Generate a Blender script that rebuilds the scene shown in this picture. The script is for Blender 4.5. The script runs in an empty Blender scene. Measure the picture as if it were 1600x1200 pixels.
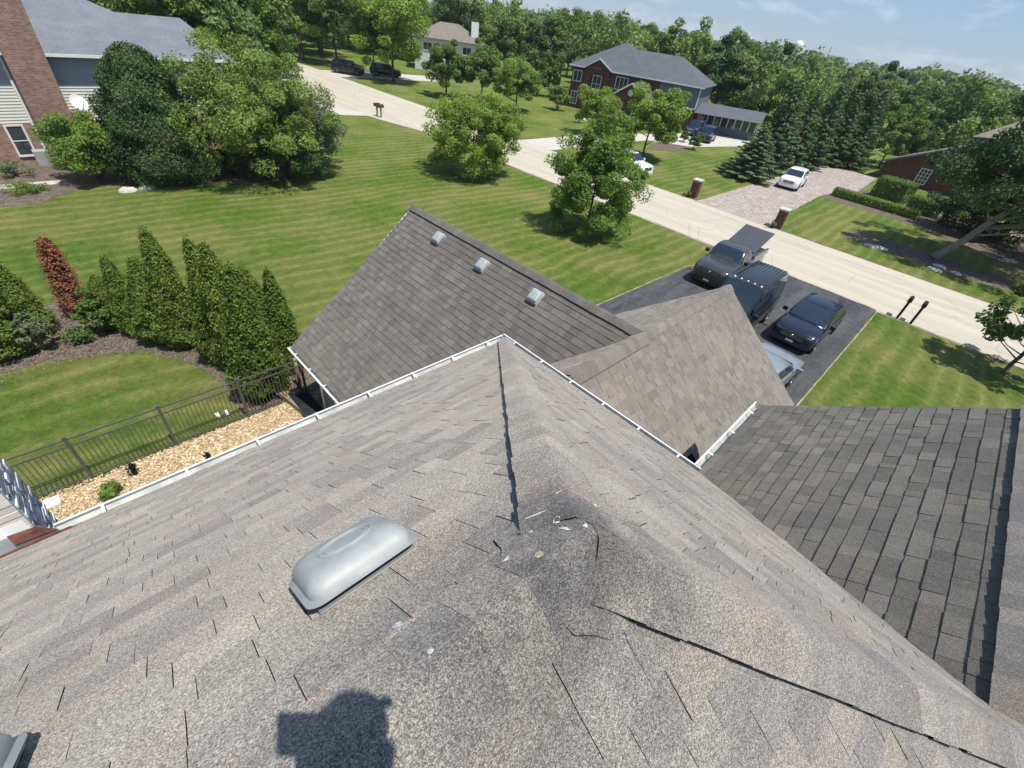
import bpy, math, random
import numpy as np
from mathutils import Vector, Matrix
rnd = random.Random(7)
NR = np.random.RandomState(5)
SC = bpy.context.scene
COL = SC.collection
# ------------------------------------------------------------------ camera
FOC = 696.02                    # focal length in photo pixels (1600 wide)
YAW, PIT, ROLL = 0.711283, 0.681233, -0.151488
CAMZ = 10.0
def cam_axes():
    f = np.array([math.cos(YAW)*math.cos(PIT), math.sin(YAW)*math.cos(PIT), -math.sin(PIT)])
    r = np.array([math.sin(YAW), -math.cos(YAW), 0.0]); d = np.cross(f, r)
    r2 = r*math.cos(ROLL)+d*math.sin(ROLL); d2 = d*math.cos(ROLL)-r*math.sin(ROLL)
    return np.array([r2, d2, f])
RM = cam_axes()
cam = bpy.data.cameras.new('camera'); co = bpy.data.objects.new('camera', cam); COL.objects.link(co)
mw = Matrix.Identity(4)
for i in range(3):
    mw[i][0] = RM[0][i]; mw[i][1] = -RM[1][i]; mw[i][2] = -RM[2][i]
mw[2][3] = CAMZ
co.matrix_world = mw
cam.sensor_width = 36; cam.lens = 36*FOC/1600; cam.clip_start = 0.02; cam.clip_end = 4000
SC.camera = co
# ------------------------------------------------------------------ light
LDIR = Vector((-0.038, 0.344, -0.938)).normalized()
world = bpy.data.worlds.new('World'); SC.world = world; world.use_nodes = True
wn = world.node_tree; wn.nodes.clear()
wo = wn.nodes.new('ShaderNodeOutputWorld'); wb = wn.nodes.new('ShaderNodeBackground')
sky = wn.nodes.new('ShaderNodeTexSky'); sky.sky_type = 'NISHITA'; sky.sun_disc = False
sky.sun_elevation = math.radians(69.7); sky.sun_rotation = math.radians(180-6.3)
sky.altitude = 200; sky.air_density = 1.15; sky.dust_density = 0.15; sky.ozone_density = 3.0
tcw = wn.nodes.new('ShaderNodeTexCoord'); mpw = wn.nodes.new('ShaderNodeMapping'); mpw.inputs['Scale'].default_value = (1, 1, 3.2)
cn = wn.nodes.new('ShaderNodeTexNoise'); cn.inputs['Scale'].default_value = 9.0; cn.inputs['Detail'].default_value = 9; cn.inputs['Roughness'].default_value = .62
cr = wn.nodes.new('ShaderNodeValToRGB'); cr.color_ramp.elements[0].position = .52; cr.color_ramp.elements[1].position = .72
cr.color_ramp.elements[0].color = (0, 0, 0, 1); cr.color_ramp.elements[1].color = (.75, .75, .75, 1)
cmx = wn.nodes.new('ShaderNodeMix'); cmx.data_type = 'RGBA'; cmx.inputs[7].default_value = (9.0, 9.2, 10.2, 1)
wn.links.new(tcw.outputs['Generated'], mpw.inputs[0]); wn.links.new(mpw.outputs[0], cn.inputs['Vector'])
wn.links.new(cn.outputs['Fac'], cr.inputs[0]); bl = wn.nodes.new('ShaderNodeMix'); bl.data_type = 'RGBA'; bl.inputs[0].default_value = .55; bl.inputs[7].default_value = (4.3, 6.0, 8.2, 1); wn.links.new(sky.outputs[0], bl.inputs[6])
wn.links.new(cr.outputs[0], cmx.inputs[0]); wn.links.new(bl.outputs[2], cmx.inputs[6])
skt = wn.nodes.new('ShaderNodeMix'); skt.data_type = 'RGBA'; skt.blend_type = 'MULTIPLY'; skt.inputs[0].default_value = 1; skt.inputs[7].default_value = (.94, 1.0, 1.08, 1); wn.links.new(cmx.outputs[2], skt.inputs[6]); wn.links.new(skt.outputs[2], wb.inputs[0]); wb.inputs[1].default_value = 0.08
wn.links.new(wb.outputs[0], wo.inputs[0])
sun = bpy.data.lights.new('sun', 'SUN'); sun.energy = 5.0; sun.angle = math.radians(.55); sun.color = (1, .965, .89)
so = bpy.data.objects.new('sun', sun); COL.objects.link(so); so.location = (0, -20, 60)
so.rotation_euler = LDIR.to_track_quat('-Z', 'Y').to_euler()
SC.view_settings.view_transform = 'Standard'; SC.view_settings.look = 'None'
SC.view_settings.exposure = 0.14; SC.view_settings.gamma = 1; SC.view_settings.use_curve_mapping = False
SC.render.engine = 'CYCLES'
SC.cycles.max_bounces = 6; SC.cycles.diffuse_bounces = 2; SC.cycles.glossy_bounces = 3
SC.cycles.transmission_bounces = 4; SC.cycles.transparent_max_bounces = 6
# ------------------------------------------------------------------ helpers
def G(px, py, z=0.0):
    """the point of the plane at height z seen at photo position (px, py)"""
    w = RM.T @ np.array([px-800, py-600, FOC]); k = (z-CAMZ)/w[2]
    return (float(w[0]*k), float(w[1]*k))
def PX(q):
    c = RM @ (np.asarray(q, float)-np.array([0, 0, CAMZ])); return 800+FOC*c[0]/c[2], 600+FOC*c[1]/c[2], c[2]
def tag(o, label=None, cat=None, group=None, kind=None):
    if label: o['label'] = label
    if cat: o['category'] = cat
    if group: o['group'] = group
    if kind: o['kind'] = kind
    return o
def empty(name, loc=(0, 0, 0), rz=0.0, **k):
    o = bpy.data.objects.new(name, None); COL.objects.link(o); o.location = loc; o.rotation_euler = (0, 0, rz)
    o.empty_display_size = .3
    return tag(o, **k)
def wloc(o):
    v = Vector((0, 0, 0))
    while o is not None: v = v + o.location; o = o.parent
    return v
class MB:
    def __init__(s): s.v = []; s.f = []; s.m = []; s.c = []; s.sm = []
    def face(s, pts, mi=0, col=(1, 1, 1), smooth=False):
        n = len(s.v); s.v += [tuple(p) for p in pts]; s.f.append(tuple(range(n, n+len(pts)))); s.m.append(mi); s.c.append(col); s.sm.append(smooth)
    def mesh(s, pts, faces, mi=0, col=(1, 1, 1), smooth=False):
        n = len(s.v); s.v += [tuple(p) for p in pts]
        for f in faces: s.f.append(tuple(i+n for i in f)); s.m.append(mi); s.c.append(col); s.sm.append(smooth)
    def box(s, a, b, mi=0, col=(1, 1, 1), M=None):
        x0, y0, z0 = a; x1, y1, z1 = b
        p = [Vector(q) for q in ((x0,y0,z0),(x1,y0,z0),(x1,y1,z0),(x0,y1,z0),(x0,y0,z1),(x1,y0,z1),(x1,y1,z1),(x0,y1,z1))]
        if M is not None: p = [M @ q for q in p]
        s.mesh(p, [(0,3,2,1),(4,5,6,7),(0,1,5,4),(1,2,6,5),(2,3,7,6),(3,0,4,7)], mi, col)
    def bar(s, p, q, w, h=None, mi=0, col=(1, 1, 1), up=(0, 0, 1)):
        h = h or w; p = Vector(p); q = Vector(q); d = (q-p).normalized(); u = Vector(up)
        if abs(d.dot(u)) > .98: u = Vector((1, 0, 0))
        a = d.cross(u).normalized()*w/2; b = a.cross(d).normalized()*h/2
        s.mesh([p-a-b, p+a-b, p+a+b, p-a+b, q-a-b, q+a-b, q+a+b, q-a+b], [(0,3,2,1),(4,5,6,7),(0,1,5,4),(1,2,6,5),(2,3,7,6),(3,0,4,7)], mi, col)
    def tube(s, pts, rad, n=8, mi=0, col=(1, 1, 1), cap=True):
        pts = [Vector(p) for p in pts]; rad = rad if isinstance(rad, (list, tuple)) else [rad]*len(pts)
        rings = []; base = len(s.v); ref = None
        for i, p in enumerate(pts):
            d = (pts[min(i+1, len(pts)-1)]-pts[max(i-1, 0)]).normalized()
            if ref is None: ref = d.orthogonal().normalized()
            a = (ref-d*ref.dot(d)).normalized(); ref = a; b = d.cross(a)
            for k in range(n):
                t = 2*math.pi*k/n; s.v.append(tuple(p+(a*math.cos(t)+b*math.sin(t))*rad[i]))
        for i in range(len(pts)-1):
            for k in range(n):
                q0 = base+i*n+k; q1 = base+i*n+(k+1) % n
                s.f.append((q0, q1, q1+n, q0+n)); s.m.append(mi); s.c.append(col); s.sm.append(True)
        if cap:
            s.f.append(tuple(base+k for k in range(n))[::-1]); s.m.append(mi); s.c.append(col); s.sm.append(False)
            e = base+(len(pts)-1)*n; s.f.append(tuple(e+k for k in range(n))); s.m.append(mi); s.c.append(col); s.sm.append(False)
    def lathe(s, prof, n=16, c=(0, 0, 0), axis='z', mi=0, col=(1, 1, 1)):
        base = len(s.v)
        for r, h in prof:
            for k in range(n):
                t = 2*math.pi*k/n; a = r*math.cos(t); b = r*math.sin(t)
                q = {'z': (a, b, h), 'y': (a, h, b), 'x': (h, a, b)}[axis]
                s.v.append((c[0]+q[0], c[1]+q[1], c[2]+q[2]))
        for i in range(len(prof)-1):
            for k in range(n):
                q0 = base+i*n+k; q1 = base+i*n+(k+1) % n
                s.f.append((q0, q1, q1+n, q0+n)); s.m.append(mi); s.c.append(col); s.sm.append(True)
    def build(s, name, mats, parent=None, auto=None, **k):
        if not isinstance(mats, (list, tuple)): mats = [mats]
        me = bpy.data.meshes.new(name)
        off = wloc(parent) if parent is not None else Vector((0, 0, 0))
        if getattr(s, 'local', False): off = Vector((0, 0, 0))
        me.from_pydata([(x-off.x, y-off.y, z-off.z) for x, y, z in s.v], [], s.f)
        for m in mats: me.materials.append(m)
        me.polygons.foreach_set('material_index', s.m)
        me.polygons.foreach_set('use_smooth', s.sm)
        if any('shingle' in m_.name or 'stone' in m_.name or 'block' in m_.name for m_ in mats):
            at = me.color_attributes.new('tint', 'FLOAT_COLOR', 'CORNER')
            arr = np.concatenate([np.tile((c[0], c[1], c[2], 1.0), len(f)) for c, f in zip(s.c, s.f)]); at.data.foreach_set('color', arr)
        me.update()
        if auto is not None:
            import bmesh
            bm = bmesh.new(); bm.from_mesh(me); bmesh.ops.remove_doubles(bm, verts=bm.verts, dist=1e-4); bmesh.ops.recalc_face_normals(bm, faces=bm.faces)
            for f in bm.faces: f.smooth = True
            for e in bm.edges: e.smooth = e.calc_face_angle(3) < math.radians(auto)
            bm.to_mesh(me); bm.free()
        o = bpy.data.objects.new(name, me); COL.objects.link(o)
        if parent is not None: o.parent = parent
        return tag(o, **k)
def LMB():
    m = MB(); m.local = True; return m
def copy_tree(o, parent=None):
    c = o.copy(); COL.objects.link(c); c.parent = parent
    for ch in list(o.children): copy_tree(ch, c)
    return c
# ------------------------------------------------------------------ materials
class NT:
    def __init__(s, name):
        s.m = bpy.data.materials.new(name); s.m.use_nodes = True; s.n = s.m.node_tree.nodes; s.l = s.m.node_tree.links
        s.b = s.n['Principled BSDF']; s.out = s.n['Material Output']
    def new(s, t, **k):
        n = s.n.new(t)
        for a, v in k.items():
            if a in n.inputs: s.put(n.inputs[a], v)
            else: setattr(n, a, v)
        return n
    def put(s, inp, v):
        if isinstance(v, bpy.types.NodeSocket): s.l.new(v, inp)
        elif isinstance(v, tuple) and len(v) == 3 and inp.type == 'RGBA': inp.default_value = (*v, 1)
        else: inp.default_value = v
    def pos(s):
        if not hasattr(s, '_p'): s._p = s.n.new('ShaderNodeNewGeometry').outputs['Position']
        return s._p
    def mapp(s, sc=(1, 1, 1), rot=(0, 0, 0), loc=(0, 0, 0), src=None):
        m = s.n.new('ShaderNodeMapping'); s.l.new(src or s.pos(), m.inputs[0]); m.inputs['Scale'].default_value = sc; m.inputs['Rotation'].default_value = rot; m.inputs['Location'].default_value = loc
        return m.outputs[0]
    def noise(s, scale, detail=3, rough=.55, vec=None, out='Fac', dist=0.0):
        n = s.n.new('ShaderNodeTexNoise'); s.l.new(vec or s.pos(), n.inputs['Vector']); n.inputs['Scale'].default_value = scale; n.inputs['Detail'].default_value = detail; n.inputs['Roughness'].default_value = rough; n.inputs['Distortion'].default_value = dist
        return n.outputs[out]
    def ramp(s, fac, a, b, ca=(0, 0, 0), cb=(1, 1, 1)):
        r = s.n.new('ShaderNodeValToRGB'); s.l.new(fac, r.inputs[0]); e = r.color_ramp.elements; e[0].position = a; e[1].position = b; e[0].color = (*ca, 1); e[1].color = (*cb, 1)
        return r.outputs[0]
    def mix(s, f, a, b, mode='MIX'):
        m = s.n.new('ShaderNodeMix'); m.data_type = 'RGBA'; m.blend_type = mode; s.put(m.inputs[0], f); s.put(m.inputs[6], a); s.put(m.inputs[7], b); return m.outputs[2]
    def math(s, op, a, b=0.0):
        m = s.n.new('ShaderNodeMath'); m.operation = op; s.put(m.inputs[0], a); s.put(m.inputs[1], b); return m.outputs[0]
    def vor(s, scale, vec=None, out='Distance', feature='F1'):
        n = s.n.new('ShaderNodeTexVoronoi'); n.feature = feature; s.l.new(vec or s.pos(), n.inputs['Vector']); n.inputs['Scale'].default_value = scale; return n.outputs[out]
    def bump(s, h, strength=.3, dist=.01, normal=None):
        b = s.n.new('ShaderNodeBump'); s.l.new(h, b.inputs['Height']); b.inputs['Strength'].default_value = strength; b.inputs['Distance'].default_value = dist
        if normal: s.l.new(normal, b.inputs['Normal'])
        s.l.new(b.outputs[0], s.b.inputs['Normal']); return b.outputs[0]
    def tint(s):
        a = s.n.new('ShaderNodeAttribute'); a.attribute_name = 'tint'; return a.outputs['Color']
    def set(s, col=None, rough=None, metal=None, spec=None, **k):
        if col is not None: s.put(s.b.inputs['Base Color'], col)
        if rough is not None: s.put(s.b.inputs['Roughness'], rough)
        if metal is not None: s.b.inputs['Metallic'].default_value = metal
        if spec is not None: s.b.inputs['Specular IOR Level'].default_value = spec
        for a, v in k.items(): s.put(s.b.inputs[a.replace('_', ' ')], v)
        return s.m
def plain(name, col, rough=.6, metal=0, spec=.5, var=.12, vs=3.0, bump=0, **k):
    t = NT(name); n = t.noise(vs, 4); c = t.mix(t.ramp(n, .3, .7), tuple(x*(1-var) for x in col), tuple(min(1, x*(1+var)) for x in col))
    if bump: t.bump(t.noise(vs*12, 3), bump, .01)
    return t.set(c, rough, metal, spec, **k)
M = {}
def shingle_mat(name, base, speck=.48, stain=False):
    t = NT(name)
    g1 = t.noise(330, 2, .8); g2 = t.vor(300, out='Color'); sep = t.n.new('ShaderNodeSeparateColor'); t.l.new(g2, sep.inputs[0])
    a = t.ramp(g1, .40, .62, (1-speck,)*3, (1+speck,)*3)
    b = t.ramp(sep.outputs[0], .05, .95, (.56, .56, .57), (1.44, 1.42, 1.41))
    big = t.ramp(t.noise(.9, 4), .3, .72, (.88, .88, .9), (1.1, 1.09, 1.07))
    mid = t.ramp(t.noise(11, 4, .6), .3, .7, (.93, .93, .94), (1.07, 1.06, 1.05))
    pink = t.ramp(sep.outputs[1], .8, .95, (1, 1, 1), (1.14, 1.0, .96))
    c = t.mix(1, base, t.tint(), 'MULTIPLY'); 
    for q in (a, b, big, mid, pink): c = t.mix(1, c, q, 'MULTIPLY')
    if stain:
        vm = t.n.new('ShaderNodeVectorMath'); vm.operation = 'DISTANCE'; t.l.new(t.pos(), vm.inputs[0]); vm.inputs[1].default_value = (.60, .24, 9.05)
        k1 = t.math('MULTIPLY', t.ramp(vm.outputs['Value'], .10, .62, (1, 1, 1), (0, 0, 0)), t.ramp(t.noise(4.5, 6, .7), .30, .62))
        c = t.mix(t.math('MULTIPLY', k1, .95), c, t.mix(1, c, (.40, .41, .45), 'MULTIPLY'))
        vm2 = t.n.new('ShaderNodeVectorMath'); vm2.operation = 'DISTANCE'; t.l.new(t.pos(), vm2.inputs[0]); vm2.inputs[1].default_value = (.98, .50, 8.7)
        c = t.mix(t.math('MULTIPLY', t.ramp(t.noise(7, 5, .7), .45, .7), t.ramp(t.noise(.8, 2), .45, .65)), c, t.mix(1, c, (.92, .86, .68), 'MULTIPLY'))
    t.bump(t.math('ADD', g1, t.math('MULTIPLY', t.noise(40, 3), .8)), .55, .004)
    t.set(c, .93, 0, .25); t.b.inputs['Diffuse Roughness'].default_value = .7
    return t.m
M['sh_main'] = shingle_mat('shingle_pale', (.270, .259, .238), stain=True)  # base tone picked separately for each roof
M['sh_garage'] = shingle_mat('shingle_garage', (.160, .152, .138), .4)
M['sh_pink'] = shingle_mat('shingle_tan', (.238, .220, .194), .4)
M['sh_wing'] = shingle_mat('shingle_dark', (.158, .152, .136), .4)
M['asphalt_edge'] = plain('shingle_cut_edge', (.018, .018, .02), .95, spec=.1)
M['deck'] = plain('roof_felt', (.02, .02, .022), .95, spec=.1)
# bare / worn ridge shingle: dark granule-less patches
def worn_mat():
    t = NT('shingle_worn'); g1 = t.noise(330, 2, .8); v = t.vor(300, out='Color'); sep = t.n.new('ShaderNodeSeparateColor'); t.l.new(v, sep.inputs[0])
    patch = t.ramp(t.noise(5.5, 5, .6), .42, .6)
    c = t.mix(patch, (.17, .17, .18), (.31, .295, .28)); c = t.mix(1, c, t.tint(), 'MULTIPLY')
    c = t.mix(1, c, t.ramp(g1, .40, .62, (.45,)*3, (1.55,)*3), 'MULTIPLY'); c = t.mix(1, c, t.ramp(sep.outputs[0], .05, .95, (.5, .5, .51), (1.5, 1.48, 1.47)), 'MULTIPLY')
    t.bump(g1, .55, .004); t.set(c, .93, 0, .25); t.b.inputs['Diffuse Roughness'].default_value = .7; return t.m
M['sh_worn'] = worn_mat()
M['white_metal'] = plain('white_painted_metal', (.78, .79, .78), .38, var=.04)
M['trough'] = plain('gutter_trough', (.42, .42, .4), .6, var=.3, vs=5)
M['galv'] = plain('galvanised_metal', (.37, .38, .375), .6, metal=.15, var=.16, vs=11, bump=.08)
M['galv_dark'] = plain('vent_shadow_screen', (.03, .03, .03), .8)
M['siding_grey'] = plain('grey_siding', (.13, .15, .185), .7, var=.05)
M['siding_blue'] = plain('blue_grey_siding', (.38, .41, .46), .7, var=.05)
M['siding_cream'] = plain('cream_siding', (.66, .65, .58), .6, var=.04)
M['siding_white'] = plain('white_siding', (.62, .62, .6), .6, var=.05)
M['trim_white'] = plain('white_trim', (.75, .75, .74), .5, var=.03)
M['black_metal'] = plain('black_metal', (.022, .021, .02), .42, var=.1)
M['fence_metal'] = plain('fence_metal', (.10, .098, .09), .42, var=.1, metal=.2)  # black metal made greyer: sky reflection put into the base colour
M['rust'] = plain('rusty_flashing', (.13, .042, .026), .5, var=.5, vs=9, metal=.2)
M['lead'] = plain('grey_flashing', (.30, .31, .33), .3, metal=.7, var=.2, vs=6)
M['wood'] = plain('weathered_wood', (.26, .20, .14), .8, var=.3, vs=7, bump=.2)
M['bark'] = plain('bark', (.105, .08, .06), .9, var=.35, vs=6, bump=.5)
M['bark_pale'] = plain('pale_bark', (.22, .19, .16), .9, var=.3, vs=6, bump=.4)
M['rock'] = plain('garden_rock', (.50, .47, .42), .85, var=.2, vs=4, bump=.4)
M['white'] = plain('white_paint', (.8, .8, .8), .5, var=.03)
M['dropping'] = plain('bird_dropping', (.55, .54, .51), .95, var=.45, vs=160)
M['dropping_tan'] = plain('tan_dropping', (.42, .36, .26), .95, var=.4, vs=120)
M['plastic'] = plain('grey_plastic', (.35, .36, .37), .5)
M['orange'] = plain('orange_rubber', (.65, .10, .03), .5)
M['flower'] = plain('white_flower', (.75, .75, .7), .7)
def glass_mat(name, col, rough=.06, spec=.9):
    t = NT(name); n = t.noise(1.4, 2); return t.set(t.mix(n, tuple(c*.7 for c in col), col), rough, 0, spec)
M['glass'] = glass_mat('window_glass', (.05, .065, .08))
M['glass_car'] = glass_mat('car_glass', (.02, .035, .055), .04)
def paint(name, col, rough=.22, metal=.35):
    t = NT(name); n = t.noise(2.2, 5, .6); c = t.mix(t.ramp(n, .4, .7), col, tuple(min(1, x*1.25+.004) for x in col))
    t.set(c, t.math('ADD', t.math('MULTIPLY', t.noise(5, 4), .14), rough-.05), metal, .5); t.b.inputs['Coat Weight'].default_value = .55; t.b.inputs['Coat Roughness'].default_value = .08
    return t.m
M['p_black'] = paint('black_car_paint', (.016, .018, .022)); M['p_navy'] = paint('blue_black_car_paint', (.012, .02, .036))
M['p_char'] = paint('charcoal_car_paint', (.06, .06, .066)); M['p_white'] = paint('white_car_paint', (.75, .76, .77), .3, 0)
M['p_silver'] = paint('pale_blue_car_paint', (.27, .30, .33), .3, .4); M['p_blue'] = paint('dark_blue_car_paint', (.015, .03, .09)); M['p_red'] = paint('dark_car_paint', (.03, .028, .03))
M['tonneau'] = plain('black_tonneau', (.055, .058, .07), .5, var=.15)
M['tyre'] = plain('tyre_rubber', (.02, .02, .02), .85); M['rim'] = plain('alloy_rim', (.45, .46, .47), .35, metal=.8)
M['lamp'] = plain('headlamp_lens', (.6, .63, .66), .15, metal=.2); M['tail'] = plain('tail_lamp', (.3, .01, .01), .2); M['chrome'] = plain('chrome', (.7, .7, .7), .18, metal=1)
M['amber'] = plain('clearance_lens', (.85, .8, .7), .3)
def brick_mat(name, c1, c2, mortar, sc=1.0):
    t = NT(name); g = t.n.new('ShaderNodeNewGeometry'); sx = t.n.new('ShaderNodeSeparateXYZ'); t.l.new(g.outputs['Position'], sx.inputs[0])
    cb = t.n.new('ShaderNodeCombineXYZ'); t.l.new(t.math('ADD', sx.outputs[0], sx.outputs[1]), cb.inputs[0]); t.l.new(sx.outputs[2], cb.inputs[1])
    b = t.n.new('ShaderNodeTexBrick'); t.l.new(cb.outputs[0], b.inputs['Vector']); b.inputs['Scale'].default_value = sc
    b.inputs['Brick Width'].default_value = .22; b.inputs['Row Height'].default_value = .075; b.inputs['Mortar Size'].default_value = .006
    b.inputs['Color1'].default_value = (*c1, 1); b.inputs['Color2'].default_value = (*c2, 1); b.inputs['Mortar'].default_value = (*mortar, 1)
    c = t.mix(1, b.outputs[0], t.ramp(t.noise(3, 5, .7), .25, .75, (.72, .72, .72), (1.22, 1.2, 1.18)), 'MULTIPLY')
    c = t.mix(1, c, t.ramp(t.noise(.7, 4, .7), .3, .7, (.85, .85, .85), (1.12, 1.12, 1.12)), 'MULTIPLY')
    t.bump(b.outputs['Fac'], -.4, .01); return t.set(c, .88, 0, .2)
M['brick_pink'] = brick_mat('pink_brick', (.36, .20, .155), (.22, .12, .095), (.38, .34, .3))
M['brick_red'] = brick_mat('red_brick', (.15, .058, .042), (.085, .035, .028), (.16, .12, .1))
def farroof(name, col):
    t = NT(name); n = t.noise(9, 3, .7, t.mapp((1, 1, 7))); c = t.mix(1, col, t.ramp(n, .3, .7, (.7, .7, .72), (1.3, 1.3, 1.28)), 'MULTIPLY')
    c = t.mix(1, c, t.ramp(t.noise(1.0, 4), .3, .7, (.9,)*3, (1.1,)*3), 'MULTIPLY'); t.bump(n, .3, .02); t.set(c, .9, 0, .2); return t.m
M['roof_blue'] = farroof('slate_blue_shingle', (.165, .175, .20)); M['roof_dk'] = farroof('dark_grey_shingle', (.105, .11, .125)); M['roof_brown'] = farroof('brown_shingle', (.20, .175, .15))
M['roof_white'] = plain('white_barn_roof', (.7, .71, .72), .5, var=.05)
# ground materials
def grass_mat(name, rings=None):
    t = NT(name)
    fine = t.noise(26, 4, .75); mid = t.noise(2.6, 5, .65); big = t.noise(.22, 4, .6); blades = t.noise(60, 2, .8, t.mapp((1, .35, 1), (0, 0, .5)))
    c = t.mix(t.ramp(mid, .3, .72), (.070, .135, .018), (.118, .185, .030))
    c = t.mix(t.ramp(t.math('ADD', big, t.math('MULTIPLY', mid, .5)), .62, .95), c, (.215, .215, .070))
    c = t.mix(t.ramp(t.noise(.9, 6, .7), .60, .80), c, (.27, .245, .105))
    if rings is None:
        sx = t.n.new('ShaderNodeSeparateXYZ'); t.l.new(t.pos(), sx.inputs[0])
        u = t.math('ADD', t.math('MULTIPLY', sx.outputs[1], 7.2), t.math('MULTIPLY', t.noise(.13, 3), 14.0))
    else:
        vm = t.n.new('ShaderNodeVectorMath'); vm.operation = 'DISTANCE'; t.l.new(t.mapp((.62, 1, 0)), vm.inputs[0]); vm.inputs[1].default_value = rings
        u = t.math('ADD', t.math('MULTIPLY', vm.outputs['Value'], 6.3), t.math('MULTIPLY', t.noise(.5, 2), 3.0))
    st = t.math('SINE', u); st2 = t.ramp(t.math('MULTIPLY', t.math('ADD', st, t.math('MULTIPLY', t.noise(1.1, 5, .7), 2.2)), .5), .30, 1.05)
    c = t.mix(st2, t.mix(1, c, (.86, .89, .84), 'MULTIPLY'), t.mix(1, c, (1.15, 1.09, 1.12), 'MULTIPLY'))  # mowing stripes: light and dark sheen of the bent blades painted into the colour
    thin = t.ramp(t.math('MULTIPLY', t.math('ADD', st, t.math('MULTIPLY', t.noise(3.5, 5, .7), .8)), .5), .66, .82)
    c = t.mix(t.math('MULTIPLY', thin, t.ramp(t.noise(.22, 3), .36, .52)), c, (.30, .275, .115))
    c = t.mix(1, c, t.ramp(t.noise(5.5, 6, .85), .30, .70, (.74, .78, .70), (1.26, 1.20, 1.28)), 'MULTIPLY')
    c = t.mix(1, c, t.ramp(fine, .25, .75, (.62, .64, .6), (1.38, 1.34, 1.35)), 'MULTIPLY')
    c = t.mix(1, c, t.ramp(blades, .25, .75, (.75, .77, .75), (1.25, 1.22, 1.25)), 'MULTIPLY')
    t.bump(t.math('ADD', fine, blades), .9, .05); return t.set(c, .9, 0, .15)
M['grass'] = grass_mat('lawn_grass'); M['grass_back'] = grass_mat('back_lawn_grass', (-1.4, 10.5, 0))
def road_mat():
    t = NT('pale_road'); c = t.mix(t.ramp(t.noise(.5, 5, .6, t.mapp((1.6, .12, 1))), .3, .7), (.42, .375, .30), (.52, .47, .385))
    sx = t.n.new('ShaderNodeSeparateXYZ'); t.l.new(t.pos(), sx.inputs[0])
    tr = t.math('SINE', t.math('MULTIPLY', sx.outputs[0], 3.4)); c = t.mix(t.math('MULTIPLY', t.ramp(tr, .3, 1), .25), c, (.36, .33, .28))
    c = t.mix(t.math('MULTIPLY', t.ramp(t.noise(1.1, 5, .7, t.mapp((1, .15, 1))), .55, .75), .5), c, (.34, .31, .26)); c = t.mix(t.math('MULTIPLY', t.ramp(t.noise(2.6, 5, .7), .62, .75), .45), c, (.28, .26, .22))
    crack = t.ramp(t.vor(.45, t.mapp((1, .6, 1), src=None), 'Distance', 'DISTANCE_TO_EDGE'), .0, .010, (.72, .70, .67), (1, 1, 1)); c = t.mix(1, c, crack, 'MULTIPLY')
    c = t.mix(1, c, t.ramp(t.noise(30, 3, .8), .25, .75, (.82,)*3, (1.16,)*3), 'MULTIPLY'); t.bump(t.noise(30, 3), .3, .01); return t.set(c, .9, 0, .2)
M['road'] = road_mat()
def asphalt_mat():
    t = NT('black_driveway'); c = t.mix(t.ramp(t.noise(.8, 5, .65, t.mapp((.25, 1.4, 1), (0, 0, .2))), .3, .72), (.034, .036, .040), (.095, .096, .100))
    c = t.mix(t.ramp(t.noise(3, 6, .75), .50, .78), c, (.12, .12, .125)); c = t.mix(t.math('MULTIPLY', t.ramp(t.noise(1.7, 3, .6, t.mapp((.12, 1.6, 1), (0, 0, .05))), .56, .70), .6), c, (.030, .031, .034)); c = t.mix(t.ramp(t.vor(.35, None, 'Distance'), .06, .16, (1, 1, 1), (0, 0, 0)), c, (.022, .022, .024))
    crack = t.ramp(t.vor(.55, t.mapp((1, 1, 1)), 'Distance', 'DISTANCE_TO_EDGE'), .0, .012, (.5,)*3, (1, 1, 1)); c = t.mix(1, c, crack, 'MULTIPLY')
    c = t.mix(1, c, t.ramp(t.noise(70, 2, .8), .25, .75, (.75,)*3, (1.25,)*3), 'MULTIPLY'); t.bump(t.noise(70, 2), .3, .006); return t.set(c, .82, 0, .3)
M['asphalt'] = asphalt_mat()
def paver_mat():
    t = NT('paver_drive'); b = t.n.new('ShaderNodeTexBrick'); t.l.new(t.mapp((1, 1, 1)), b.inputs['Vector']); b.inputs['Scale'].default_value = 1; b.inputs['Brick Width'].default_value = .4; b.inputs['Row Height'].default_value = .2; b.inputs['Mortar Size'].default_value = .012
    b.inputs['Color1'].default_value = (.42, .365, .33, 1); b.inputs['Color2'].default_value = (.30, .26, .24, 1); b.inputs['Mortar'].default_value = (.2, .18, .16, 1)
    c = t.mix(1, b.outputs[0], t.ramp(t.noise(.9, 5, .7), .25, .75, (.8,)*3, (1.2, 1.18, 1.17)), 'MULTIPLY'); return t.set(c, .9, 0, .2)
M['paver'] = paver_mat()
M['concrete'] = plain('pale_concrete', (.48, .45, .40), .9, var=.12, vs=2)
def mulch_mat(name, a, b, c3):
    t = NT(name); v = t.vor(26, out='Color'); sep = t.n.new('ShaderNodeSeparateColor'); t.l.new(v, sep.inputs[0])
    c = t.mix(sep.outputs[0], a, b); c = t.mix(t.ramp(sep.outputs[1], .75, .95), c, c3); c = t.mix(1, c, t.ramp(t.noise(2.2, 5, .7), .3, .7, (.72,)*3, (1.22,)*3), 'MULTIPLY')
    t.bump(t.noise(30, 4), .8, .04); return t.set(c, .95, 0, .1)
M['verge'] = plain('dry_verge', (.30, .27, .19), .9, var=.4, vs=3)
M['mulch'] = mulch_mat('old_mulch', (.085, .065, .05), (.17, .135, .11), (.26, .22, .18))
M['chips'] = mulch_mat('wood_chip_bed', (.38, .27, .15), (.58, .43, .25), (.72, .60, .42))
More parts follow.
